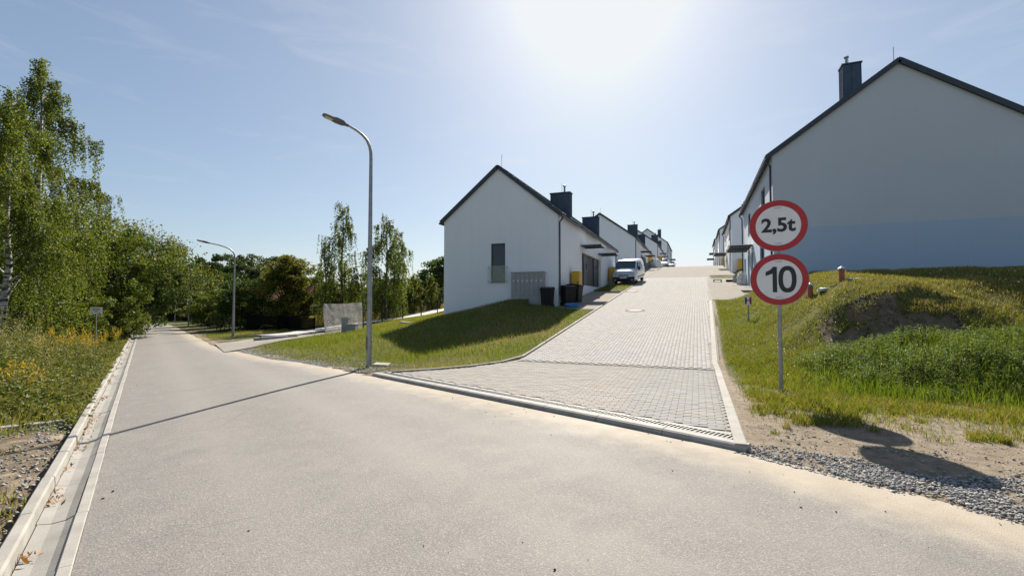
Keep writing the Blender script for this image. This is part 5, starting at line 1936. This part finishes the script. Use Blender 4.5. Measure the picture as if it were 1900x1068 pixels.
for nm, sel, mt, lab in (('tuft_grass', pick < .6, 'grass', 'loose green grass tufts on the sandy strip'), ('tuft_lush_grass', (pick >= .6) & (pick < .85), 'grass_lush', 'loose bright grass tufts on the sandy strip'), ('tuft_dry_grass', pick >= .85, 'grass_dry', 'loose dry grass tufts on the sandy strip')):
    stuff(nm, blades(P[sel], h[sel], .008, r, .9, True), M[mt], lab, 'grass')
# white blossoms scattered on the right slope
n = 1500
x, y = r.uniform(.9, 11, n), r.uniform(11, 23.5, n)
ok = in_view(x, y) & (x > x_dr(y) + .3) & (fbm(x, y, 1.3, 95) > .5)
P = np.stack([x[ok], y[ok], ground_z(x[ok], y[ok]) + r.uniform(.06, .16, ok.sum())], -1)
stuff('white_blossom', leaf_quads(P, .028, .028, r, .6), M['daisy'], 'tiny white blossoms scattered over the right slope', 'flowers')


def weeds(P, h, r, nleaf, leaf, droop=.3, spread=.10, stem=True, wl=.42):
    """upright leafy stems; returns leaves as quads (stems are thin quads)"""
    n = len(P)
    lean = r.normal(size=(n, 2)) * .16
    k = r.random((n, nleaf)) ** .8
    u = .08 + .92 * k
    cx = P[:, None, 0] + lean[:, None, 0] * h[:, None] * u ** 1.5
    cy = P[:, None, 1] + lean[:, None, 1] * h[:, None] * u ** 1.5
    cz = P[:, None, 2] + h[:, None] * u
    a = r.uniform(0, 2 * math.pi, (n, nleaf))
    rad = spread * (1.15 - .75 * u) * r.uniform(.3, 1.2, (n, nleaf))
    D = np.stack([np.cos(a), np.sin(a), r.uniform(-droop, .45, (n, nleaf))], -1).reshape(-1, 3)
    C = np.stack([cx + np.cos(a) * rad, cy + np.sin(a) * rad, cz], -1).reshape(-1, 3)
    L = (leaf * (1.2 - .6 * u) * r.uniform(.7, 1.3, (n, nleaf))).ravel()
    VF = [leaf_quads(C, L, L * wl, r, .5, D)]
    if stem:
        tip = P + np.stack([lean[:, 0] * h, lean[:, 1] * h, h], -1)
        b = r.uniform(0, 2 * math.pi, n)
        d = np.stack([np.cos(b), np.sin(b), np.zeros(n)], -1) * .005
        VF.append((np.stack([P - d, P + d, tip + d * .5, tip - d * .5], 1).reshape(-1, 3), np.arange(4 * n).reshape(n, 4)))
    return join_np(VF), lean


# ---- tall green weeds below the right bank
n = 5600
x, y = r.uniform(1.8, 9.5, n), r.uniform(9.6, 12.6, n)
c = fbm(x, y, 1.2, 101)
lim = smooth(1.9, 3.4, x + 1.2 * (c - .5))
ok = in_view(x, y) & (r.random(n) < lim * smooth(9.9, 10.8, y + 1.2 * (c - .5))) & (r.random(n) < .25 + smooth(.35, .55, c))
x, y, c = x[ok], y[ok], c[ok]
h = (.18 + .34 * r.random(len(x)) ** 1.3) * (.45 + .6 * smooth(9.8, 11.0, y) - .35 * smooth(11.8, 12.6, y)) * (.4 + .95 * c)
VF, _ = weeds(np.stack([x, y, ground_z(x, y)], -1), h, r, 30, .055, spread=.11, wl=.36)
m_ = 16000
gx_, gy_ = r.uniform(1.6, 9.5, m_), r.uniform(9.4, 12.3, m_)
gk = in_view(gx_, gy_) & (gx_ > x_dr(gy_) + .5) & (r.random(m_) < smooth(1.6, 3.2, gx_))
gP = np.stack([gx_[gk], gy_[gk], ground_z(gx_[gk], gy_[gk])], -1)
stuff('weed_grass', blades(gP, r.uniform(.06, .42, gk.sum()) * (.5 + .7 * fbm(gx_[gk], gy_[gk], 1.2, 103)), .007, r, .6, True), M['grass_lush'], 'long pale grass growing among the tall weeds', 'grass')
stuff('tall_weeds', VF, M['weed'], 'dense tall green weeds at the foot of the right bank', 'weeds')

# ---- left verge: mixed weeds, seed heads, yellow flowers
n = 26000
s_, t_ = r.uniform(7.0, 75, n), -.72 - r.uniform(0, 1, n) ** 1.3 * 9
x, y = xy(s_, t_)
c = fbm(x, y, 1.5, 111)
d = cam_depth(x, y)
ok = in_view(x, y) & (r.random(n) < np.clip(16 / d, .2, 1)) & (r.random(n) < smooth(8.3, 10.5, s_ + 1.5 * (c - .5) - .25 * (t_ + .7))) & (r.random(n) < .35 + smooth(.3, .5, c))
s_, t_, x, y, c, d = s_[ok], t_[ok], x[ok], y[ok], c[ok], d[ok]
v = -.72 - t_
h = (.10 + .42 * r.random(len(x)) ** 1.4) * (.3 + 2.3 * smooth(.0, 2.4, v)) * (.35 + 1.5 * c)
P = np.stack([x, y, ground_z(x, y)], -1)
VF, lean = weeds(P, h, r, 20, .095, spread=.12)
stuff('verge_weeds', VF, M['verge'], 'mixed green weeds along the left gutter', 'weeds')
sel = (r.random(len(x)) < .22) & (h > .32)
tip = P[sel] + np.stack([lean[sel, 0] * h[sel], lean[sel, 1] * h[sel], h[sel]], -1)
C = (tip[:, None, :] + r.normal(size=(sel.sum(), 16, 3)) * np.array([.045, .045, .09])).reshape(-1, 3)
stuff('seed_heads', leaf_quads(C, .032, .02, r), M['seedhead'], 'pale brown seed heads over the left verge', 'weeds')
n2 = 2600
s2, t2 = 10.5 + r.random(n2) ** 1.4 * 36, -2.4 - r.random(n2) * 6.5
x2, y2 = xy(s2, t2)
c2 = fbm(x2, y2, 1.3, 115)
k2 = in_view(x2, y2) & (c2 > .47)
P2 = np.stack([x2[k2], y2[k2], ground_z(x2[k2], y2[k2])], -1)
h2 = r.uniform(.35, .85, k2.sum()) * (.5 + c2[k2])
VF, l2 = weeds(P2, h2, r, 26, .12, spread=.14, wl=.3)
stuff('tall_verge_weeds', VF, M['weed'], 'tall dark green weeds standing over the left verge', 'weeds')
sel = r.random(len(h2)) < .45
tip = P2[sel] + np.stack([l2[sel, 0] * h2[sel], l2[sel, 1] * h2[sel], h2[sel]], -1)
C = (tip[:, None, :] + r.normal(size=(sel.sum(), 22, 3)) * np.array([.05, .05, .12])).reshape(-1, 3)
stuff('tall_seed_heads', leaf_quads(C, .035, .022, r), M['seedhead'], 'brown seed plumes on the tall verge weeds', 'weeds')
n = 90000
s_, t_ = r.uniform(2.0, 60, n), -.71 - r.uniform(0, 1, n) ** 1.2 * 7
x, y = xy(s_, t_)
c = fbm(x, y, .8, 121)
ok = in_view(x, y) & (r.random(n) < np.clip(12 / cam_depth(x, y), .12, 1)) & ((s_ > 8.8) | (c > .62))
x, y, s_, t_, c = x[ok], y[ok], s_[ok], t_[ok], c[ok]
h = (.06 + .16 * r.random(len(x))) * (.6 + .8 * c) * np.where(s_ < 9, .5, 1)
isdry = r.random(len(x)) < .3
P = np.stack([x, y, ground_z(x, y) - .01], -1)
stuff('verge_grass', blades(P[~isdry], h[~isdry], .009, r, .6, True), M['grass'], 'grass blades growing along the left kerb', 'grass')
stuff('verge_dry_grass', blades(P[isdry], h[isdry], .008, r, .7, True), M['grass_dry'], 'dry grass blades along the left kerb', 'grass')


# goldenrod clumps, each a plant of its own
def goldenrod(x, y, w, h, nst, label, seed):
    r = np.random.default_rng(seed)
    root = thing('goldenrod', label, 'plant', (x, y, gz1(x, y)), group='yellow goldenrod clumps on the left verge')
    a, q = r.uniform(0, 2 * math.pi, nst), w / 2 * np.sqrt(r.random(nst))
    P = np.stack([q * np.cos(a), q * np.sin(a), np.zeros(nst) - .05], -1)
    hh = h * r.uniform(.65, 1.1, nst)
    VF, lean = weeds(P, hh, r, 24, .09, spread=.08, wl=.25)
    link('stems', mesh_np('stems', *VF), M['verge'], root)['kind'] = 'stuff'
    tip = P + np.stack([lean[:, 0] * hh, lean[:, 1] * hh, hh], -1)
    k = 46
    u = r.random((nst, k))
    ang = r.uniform(0, 2 * math.pi, (nst, k))
    rad = .11 * (1 - u) * r.uniform(.3, 1, (nst, k))
    C = np.stack([tip[:, None, 0] + np.cos(ang) * rad, tip[:, None, 1] + np.sin(ang) * rad, tip[:, None, 2] - .16 + .26 * u], -1).reshape(-1, 3)
    link('flower_heads', mesh_np('flower_heads', *leaf_quads(C, .035, .024, r)), M['golden'], root)['kind'] = 'stuff'


for k, (px, py, dd, w, h, ns, lab) in enumerate((
        (12, 760, 8.6, .9, .62, 26, 'goldenrod clump cut by the left edge of the picture'),
        (118, 690, 15.0, 1.1, 1.0, 26, 'tall bright goldenrod clump in front of the birches'),
        (165, 668, 17.5, 1.2, .75, 16, 'low goldenrod clump below the small white plate'),
        (200, 655, 20.0, 1.2, .8, 14, 'goldenrod clump right of the small white plate'),
        (238, 632, 29.0, 1.8, 1.35, 46, 'tall goldenrod clump leaning over the far gutter'),
        (60, 700, 13.5, .8, .8, 14, 'sparse goldenrod clump among the left weeds'))):
    p = at(px, py, dd)
    goldenrod(p[0], p[1], w, h, ns, lab, 200 + k)


# ---- trees
def wood_tubes(paths, n=6):
    mb = MB()
    for pts, rad in paths:
        mb.tube(pts, rad, n, caps=False)
    return mb


def birch(seed, H, R, nl, tw, lf, leaf, hang=1.0, low=.12, cone=1.0):
    r = np.random.default_rng(seed)
    wob = r.normal(size=(7, 2)) * .06 * H / 12
    wob[0] = 0
    zs = np.linspace(0, H * .97, 7)
    trunk = [np.array([wob[i, 0], wob[i, 1], zs[i]]) for i in range(7)]
    tr0 = .012 * H + .03
    paths = [(trunk, [tr0 * (1 - .93 * i / 6) for i in range(7)])]
    C, D = [], []
    for i in range(nl):
        f = low + (1 - low) * ((i + r.random()) / nl) ** .9
        z0 = f * H * .94
        b = np.array([np.interp(z0, zs, wob[:, 0]), np.interp(z0, zs, wob[:, 1]), z0])
        a = i * 2.4 + r.normal() * .5
        shape = max(.10, (1 - f) ** .75) * (.55 + .55 * smooth(low, low + .25, f))
        oval = .16 + .72 * math.sin(math.pi * min(1, f * .86 + .12)) ** .8
        Lr = R * (cone * shape + (1 - cone) * oval) * r.uniform(.5, 1.15)
        d = np.array([math.cos(a), math.sin(a), 0])
        rise = Lr * r.uniform(.5, 1.1)
        q = np.linspace(0, 1, 6)
        pts = [b + d * Lr * t + np.array([0, 0, rise * (1.6 * t - .95 * t * t)]) for t in q]
        paths.append((pts, [max(.006, .28 * tr0 * (1 - f * .6) * (1 - .9 * t)) for t in q]))
        ntw = max(4, int(tw * (.35 + Lr / R)))
        for j in range(ntw):
            t = r.uniform(.3, 1.03)
            p0 = b + d * Lr * t + np.array([0, 0, rise * (1.6 * t - .95 * t * t)]) + r.normal(size=3) * .10
            side = np.array([-d[1], d[0], 0]) * r.normal() * .5 + d * r.uniform(.0, .5)
            ln = r.uniform(.35, 1.5) * hang * (.45 + .8 * (1 - f))
            out = r.uniform(.1, .45) * ln
            m = int(lf * ln / hang * r.uniform(.6, 1.2)) + 4
            u = r.random(m)
            pp = p0 + side * (out * np.sin(u * 1.5))[:, None] + np.stack([np.zeros(m), np.zeros(m), .10 * np.sin(u * 3) - ln * u ** 1.25], -1)
            C.append(pp + r.normal(size=(m, 3)) * .045)
            D.append(np.tile(np.array([side[0] * .3, side[1] * .3, -.8]), (m, 1)))
    C, D = np.concatenate(C), np.concatenate(D)
    L = leaf * r.uniform(.7, 1.25, len(C))
    return wood_tubes(paths), leaf_quads(C, L, L * .75, r, 0, D + r.normal(size=D.shape) * .5)


def broad(seed, H, R, base, ncl, lpc, leaf, rz=None, lobes=1.0, loose=0.0):
    r = np.random.default_rng(seed)
    rz = rz or (H - base) / 2
    cz = base + rz
    paths = []
    tr0 = .02 * H + .04
    trunk = [np.array([r.normal() * .03 * H * t, r.normal() * .03 * H * t, H * .75 * t]) for t in np.linspace(0, 1, 6)]
    paths.append((trunk, [tr0 * (1 - .8 * t) for t in np.linspace(0, 1, 6)]))
    C = []
    for i in range(ncl):
        d = unit(r.normal(size=3))
        if d[2] < -.55 and base > .5:
            d[2] *= -.5
            d = unit(d)
        q = r.uniform(.35, 1.0) ** .6
        ang = math.atan2(d[1], d[0])
        bump = 1 + .22 * lobes * math.sin(3 * ang + seed) * (1 - abs(d[2])) + .16 * lobes * math.sin(5 * d[2] + 2 * ang + seed)
        c = np.array([d[0] * R * q * bump, d[1] * R * q * bump, cz + d[2] * rz * q * bump])
        c[2] = max(c[2], .12 * R)
        cr = r.uniform(.10, .24) * R * (1 + loose * .3)
        m = int(lpc * r.uniform(.6, 1.3))
        e = unit(r.normal(size=(m, 3))) * (r.random(m) ** .45)[:, None] * cr * np.array([1.15, 1.15, .75])
        C.append(c + e)
        if i % 2 == 0 or i < 14:
            t0 = np.clip(c[2] / (H * .75) - .35, .15, .9)
            p0 = trunk[int(t0 * 5)]
            mid = p0 * .45 + c * .55 + np.array([0, 0, -.08 * R])
            paths.append(([p0, mid, c], [tr0 * .38, tr0 * .2, .008]))
    C = np.concatenate(C)
    L = leaf * r.uniform(.6, 1.3, len(C))
    return wood_tubes(paths, 5), leaf_quads(C, L, L * .62, r, .35)


def conifer(seed, H, R, leaf, n):
    r = np.random.default_rng(seed)
    paths = [([np.array([0, 0, 0]), np.array([0, 0, H])], [.018 * H, .01])]
    f = r.random(n) ** .8
    lay = np.round(f * 17) / 17 + r.normal(size=n) * .008
    a = r.uniform(0, 2 * math.pi, n)
    arms = np.round(a / (2 * math.pi) * 9 + lay * 40) / 9 * 2 * math.pi
    a = arms + r.normal(size=n) * .16
    q = r.random(n) ** .6
    rad = R * (1 - lay) ** .85 * q * (1 + .2 * np.sin(5 * arms))
    C = np.stack([np.cos(a) * rad, np.sin(a) * rad, H * (.08 + .92 * lay) - rad * .28 + r.normal(size=n) * .09], -1)
    L = leaf * r.uniform(.6, 1.2, n)
    return wood_tubes(paths), leaf_quads(C, L, L * .4, r, .3, np.stack([np.cos(a), np.sin(a), -.35 + 0 * a], -1))


def plant_tree(name, label, made, bark, leafm, loc, rz=0, scale=1.0, group=None):
    wood, lv = made
    root = thing(name, label, 'tree', loc, (0, 0, rz), group)
    root.scale = (scale, scale, scale)
    wood.build('trunk', M[bark], root, smooth_angle=60)
    o = link('crown', mesh_np('crown', *lv), M[leafm], root)
    return root


def put(root, px, depth, py=600, rz=0.0, scale=1.0, label=None):
    p = at(px, py, depth)
    c = copy_tree(root)
    c.location = (p[0], p[1], gz1(p[0], p[1]) - .05)
    c.rotation_euler = (0, 0, rz)
    c.scale = (scale, scale, scale * random.uniform(.95, 1.08))
    if label:
        c['label'] = label
    return c


def spot(px, depth, py=600):
    p = at(px, py, depth)
    return (p[0], p[1], gz1(p[0], p[1]) - .05)


plant_tree('birch_tree', 'tallest weeping birch at the left edge', birch(1, 14.0, 4.3, 50, 44, 68, .085, 1.9, .06, 1.0), 'birch_bark', 'birch_leaf', spot(62, 22), .3)
plant_tree('birch_tree', 'nearer weeping birch with white trunk at the left edge', birch(2, 9.9, 3.4, 42, 38, 66, .075, 1.7, .05, .95), 'birch_bark', 'birch_leaf', spot(6, 17.2), 1.1)
plant_tree('birch_tree', 'slim weeping birch between the tall birch and the dark maples', birch(3, 7.6, 2.3, 32, 22, 58, .085, 1.5, .05, .9), 'birch_bark', 'birch_leaf', spot(100, 25.0), 2.0)
plant_tree('maple_tree', 'dark round maple right behind the birches', broad(4, 7.0, 3.3, .3, 125, 330, .15), 'bark', 'maple_leaf', spot(168, 27))
plant_tree('maple_tree', 'dark maple above the small white plate', broad(5, 7.2, 3.3, .3, 120, 300, .16), 'bark', 'dark_leaf', spot(222, 31))
plant_tree('ash_tree', 'yellowing tree whose loose branches overhang the road', broad(6, 8.4, 4.6, 1.7, 110, 210, .19, lobes=1.4, loose=1), 'bark', 'walnut_leaf', spot(243, 38))
plant_tree('ash_tree', 'yellowing tree overhanging the road farther along', broad(7, 7.4, 4.6, 1.9, 110, 170, .2, lobes=1.2, loose=1), 'bark', 'walnut_leaf', spot(262, 50))
plant_tree('shrub', 'low leafy shrub under the maples by the left verge', broad(8, 2.6, 1.6, .05, 46, 190, .10), 'bark', 'birch_leaf', spot(95, 19.5))
plant_tree('shrub', 'low leafy shrub left of the small white plate', broad(9, 2.8, 1.6, .05, 46, 190, .11), 'bark', 'maple_leaf', spot(140, 21.5))
plant_tree('shrub', 'low leafy shrub right of the small white plate', broad(10, 2.9, 1.7, .05, 46, 190, .11), 'bark', 'maple_leaf', spot(212, 26.5))
# right of the road
plant_tree('walnut_tree', 'round yellow-green walnut tree behind the black fence', broad(12, 6.3, 3.1, .05, 130, 250, .2, lobes=1.2), 'bark', 'walnut_leaf', spot(535, 42.5))
plant_tree('shrub', 'dark bushy shrub right of the second street lamp', broad(13, 4.6, 3.0, .05, 90, 240, .16), 'bark', 'dark_leaf', spot(470, 41.5))
plant_tree('shrub', 'light green shrub left of the second street lamp', broad(14, 4.0, 2.9, .05, 90, 230, .16), 'bark', 'maple_leaf', spot(408, 47))
plant_tree('shrub', 'dark tall shrub over the garden fence', broad(15, 5.6, 3.0, .05, 70, 220, .18), 'bark', 'dark_leaf', spot(420, 56))
plant_tree('shrub', 'yellowish shrub at the far right verge', broad(16, 3.6, 2.4, .05, 60, 180, .2), 'bark', 'walnut_leaf', spot(376, 66))
plant_tree('shrub', 'dark shrub by the far right verge, left of the garden fence', broad(17, 3.4, 2.6, .05, 70, 170, .2), 'bark', 'dark_leaf', spot(392, 57))
plant_tree('shrub', 'low shrub at the right verge near the second lamp foot', broad(18, 2.6, 2.0, .05, 60, 200, .13), 'bark', 'maple_leaf', spot(446, 42))
b1 = plant_tree('weeping_birch', 'tallest weeping birch of the middle group, left of the lamp post', birch(21, 10.8, 2.4, 34, 18, 44, .11, 1.9, .05, .5), 'bark', 'birch_leaf_b', spot(634, 39.5), group='weeping birches behind the banner')
plant_tree('weeping_birch', 'short drooping birch left of the tallest middle birch', birch(22, 7.2, 1.5, 18, 13, 44, .11, 2.0, .05, .3), 'bark', 'birch_leaf_b', spot(603, 39.2), group='weeping birches behind the banner')
plant_tree('weeping_birch', 'birch right beside the lamp post with dense crown', birch(23, 9.3, 2.5, 34, 18, 44, .11, 1.6, .05, .5), 'bark', 'birch_leaf_b', spot(716, 40), group='weeping birches behind the banner')
plant_tree('weeping_birch', 'birch half hidden by the lamp post', birch(24, 7.2, 1.2, 18, 11, 40, .11, 1.5, .05, .5), 'bark', 'birch_leaf_b', spot(683, 42), group='weeping birches behind the banner')
plant_tree('weeping_birch', 'slender birch at the right of the middle group', birch(25, 8.4, 1.8, 26, 14, 40, .11, 1.5, .05, .5), 'bark', 'birch_leaf_b', spot(738, 43), group='weeping birches behind the banner')
for k, (px, dd, h, lab) in enumerate(((618, 40, 3.4, 'bright young tree just above the banner'), (655, 43, 3.2, 'bright young tree between banner and lamp post'), (708, 43, 3.5, 'bright young tree just right of the lamp post'), (738, 45, 3.6, 'bright young tree before the wire fence'), (766, 47, 4.2, 'yellowish young tree left of the house gable'), (800, 50, 3.8, 'yellowish young tree next to the house gable'))):
    plant_tree('sapling', lab, birch(30 + k, h, 1.1, 22, 12, 34, .12, .5, .05, .5), 'bark', 'sapling_leaf', spot(px, dd), group='young trees along the path')

# far wood
fw = [plant_tree('wood_tree', 'broadleaf tree of the far wood above the second street lamp', broad(50 + k, 12.5, 4.6, .4, 95, 130, .42, lobes=1.3), 'bark', 'far_leaf', spot(px, dd), group='trees of the far wood') for k, (px, dd) in enumerate(((352, 92), (470, 104), (500, 98)))]
cf = plant_tree('ragged_tree', 'dark ragged tree nearest the left house gable', broad(60, 7.6, 2.4, .3, 70, 110, .3, lobes=1.6, loose=1), 'bark', 'dark_leaf', spot(806, 64), group='dark ragged trees behind the path')
lab_w = 'broadleaf tree in the far wood behind the houses and road'
for k, (px, dd, sc) in enumerate(((318, 100, .95), (335, 112, 1.0), (378, 100, .92), (395, 95, 1.0), (415, 108, 1.08), (440, 100, .98), (455, 92, .92), (520, 108, .95), (545, 112, .85), (570, 108, .8), (596, 100, .7),
                                  (282, 108, .8), (262, 104, .8), (300, 118, .9), (240, 80, .8), (205, 62, .72), (165, 55, .7), (120, 50, .7), (75, 46, .7), (30, 44, .7), (-20, 42, .72), (-60, 40, .7), (248, 66, .6), (-110, 38, .7),
                                  (640, 95, .6), (670, 90, .55), (700, 85, .5), (730, 88, .5), (490, 70, .5), (575, 66, .42))):
    lab_k = ('shaded broadleaf tree behind the birches and maples on the left' if px < 250 else 'dark broadleaf tree closing the far end of the road' if px < 340 else
             'broadleaf tree of the far wood above the second street lamp' if px < 530 else 'broadleaf tree beyond the walnut and the red roof' if px < 620 else 'low broadleaf tree behind the weeping birches')
    put(fw[k % 3], px, dd, 600, k * 1.7, sc, lab_k)
for k, (px, dd, sc) in enumerate(((822, 62, .95), (783, 67, .8), (765, 72, .7), (838, 70, .9), (745, 75, .7), (722, 72, .6))):
    put(cf, px, dd, 600, k * 1.1, sc, 'dark ragged tree in the row left of the house gable')
for k, (px, dd, sc) in enumerate(((285, 101, .36), (298, 104, .33), (312, 103, .36), (272, 99, .36), (330, 100, .33), (690, 50, .25), (735, 50, .22), (780, 52, .24), (640, 48, .25), (815, 52, .22), (600, 46, .22), (760, 47, .2))):
    c = put(fw[k % 3], px, dd, 600, k * 2.3, sc)
    c.name = 'wood_shrub'
    c['label'] = 'dark shrub closing the far end of the road' if k < 5 else 'low green shrub behind the pale path'
    c['group'] = 'shrubs at the end of the road' if k < 5 else 'shrubs behind the path'
# dry meadow behind the path
n = 30000
x, y = r.uniform(-48, -26.5, n), r.uniform(26, 62, n)
ok = in_view(x, y) & (y > 29.5) & (st(x, y)[1] > 9.5)
P = np.stack([x[ok], y[ok], ground_z(x[ok], y[ok])], -1)
stuff('meadow_grass', blades(P, r.uniform(.4, 1.0, ok.sum()), .035, r, .4, False), M['grass_dry'], 'tall dry brown meadow grass behind the path', 'grass')


# ---- loose stones, clods and leaf litter
def stones(P, size, r):
    n = len(P)
    base = np.array([(1, 0, 0), (-.1, .9, .1), (-1, .1, 0), (.1, -.9, 0), (.1, 0, .55), (0, .1, -.5)])
    V = base[None] * r.uniform(.6, 1.3, (n, 6, 3)) + r.normal(size=(n, 6, 3)) * .12
    a = r.uniform(0, 2 * math.pi, n)
    ca, sa = np.cos(a)[:, None], np.sin(a)[:, None]
    X = V[:, :, 0] * ca - V[:, :, 1] * sa
    Y = V[:, :, 0] * sa + V[:, :, 1] * ca
    tl = r.normal(size=(n, 1)) * .35
    V = np.stack([X, Y, V[:, :, 2] + X * tl], -1) * size[:, None, None] + P[:, None, :]
    F = np.array([(0, 1, 4), (1, 2, 4), (2, 3, 4), (3, 0, 4), (1, 0, 5), (2, 1, 5), (3, 2, 5), (0, 3, 5)])
    return V.reshape(-1, 3), (F[None] + (np.arange(n) * 6)[:, None, None]).reshape(-1, 3)


n = 64000
s_ = r.uniform(-5, 2.55, n)
t_ = 5.06 + r.random(n) ** 1.1 * 2.6
x, y = xy(s_, t_)
wd = np.interp(s_, [-5, -1.5, .3, 1.4, 2.5], [2.6, 2.1, 1.4, .7, .4]) * (.5 + .9 * fbm(x, y, .5, 131)) + np.where(r.random(n) < .05, .8, 0)
ok = (t_ - 5.12 < wd) & (r.random(n) < .22 + .9 * smooth(.38, .55, fbm(x, y, .35, 133)))
x, y = x[ok], y[ok]
size = .007 + .019 * r.random(len(x)) ** 2.2
stuff('gravel', stones(np.stack([x, y, ground_z(x, y) + .004 + .012 * r.random(len(x))], -1), size, r), M['gravel'], 'grey crushed gravel spilling along the right road edge', 'gravel')
n = 9000
s_, t_ = r.uniform(2, 9.2, n), -.72 - r.random(n) * 3.5
x, y = xy(s_, t_)
ok = fbm(x, y, .5, 141) > .45
x, y = x[ok], y[ok]
stuff('verge_gravel', stones(np.stack([x, y, ground_z(x, y) + .008], -1), .008 + .02 * r.random(len(x)) ** 2, r), M['gravel'], 'gravel patch left of the near gutter', 'gravel')
n = 16000
s_ = r.uniform(11.3, 24, n)
t_ = t_right(s_) + r.random(n) ** 1.4 * 1.5 - .03
x, y = xy(s_, t_)
ok = (fbm(x, y, .5, 151) > .42) & (x < x_dl(y))
x, y = x[ok], y[ok]
stuff('lawn_edge_gravel', stones(np.stack([x, y, ground_z(x, y) + .012], -1), .012 + .02 * r.random(len(x)) ** 2, r), M['gravel'], 'brown-grey chippings between road and left lawn', 'gravel')
n = 9000
x, y = r.uniform(.4, 7, n), r.uniform(5, 11, n)
s_, t_ = st(x, y)
ok = (t_ > 5.3) & (x > x_dr(y) + .05) & in_view(x, y) & (fbm(x, y, .6, 171) > .42)
x, y = x[ok], y[ok]
stuff('sand_pebbles', stones(np.stack([x, y, ground_z(x, y) + .003], -1), .003 + .012 * r.random(len(x)) ** 3, r), M['gravel'], 'small pebbles scattered on the sandy strip by the sign', 'gravel')
n = 5000
x, y = r.uniform(.6, 7, n), r.uniform(6, 11.5, n)
ok = (x > x_dr(y) + .1) & in_view(x, y) & (st(x, y)[1] > 5.7)
C = np.stack([x[ok], y[ok], ground_z(x[ok], y[ok]) + .006], -1)
stuff('straw', leaf_quads(C, r.uniform(.03, .12, len(C)), .004, r, 2.0), M['grass_dry'], 'dry straw lying on the sandy strip', 'grass')
n = 2600
x, y = r.uniform(2.8, 5.8, n), r.uniform(12.3, 14, n)
stuff('bank_clods', stones(np.stack([x, y, ground_z(x, y)], -1), .008 + .035 * r.random(n) ** 3, r), M['clod'], 'dark clods of soil on the bare bank face', 'soil')
# dark clods on the asphalt and paving
n = 260
s_, t_ = r.uniform(-2, 14, n), r.uniform(-.28, 5.0, n)
t_ = np.where(r.random(n) < .5, t_right(s_) - r.random(n) ** 2 * 1.2 - .05, t_)
x, y = xy(s_, t_)
stuff('road_clods', stones(np.stack([x, y, z_road(s_) + .006], -1), .004 + .012 * r.random(n) ** 3, r), M['clod'], 'dark crumbs of soil scattered on the asphalt', 'debris')
n = 900
s_ = 2 + 30 * r.random(n) ** 1.5
t_ = -.59 + .10 * r.random(n) ** 2
x, y = xy(s_, t_)
ok = fbm(s_, s_ * 0, .5, 161) > .52
C = np.stack([x, y, z_road(s_) + .002 + .02 * r.random(n)], -1)[ok]
L = r.uniform(.03, .07, ok.sum())
stuff('leaf_litter', leaf_quads(C, L, L * .4, r, 1.0), M['litter'], 'brown fallen leaves gathered in the gutter', 'leaves')
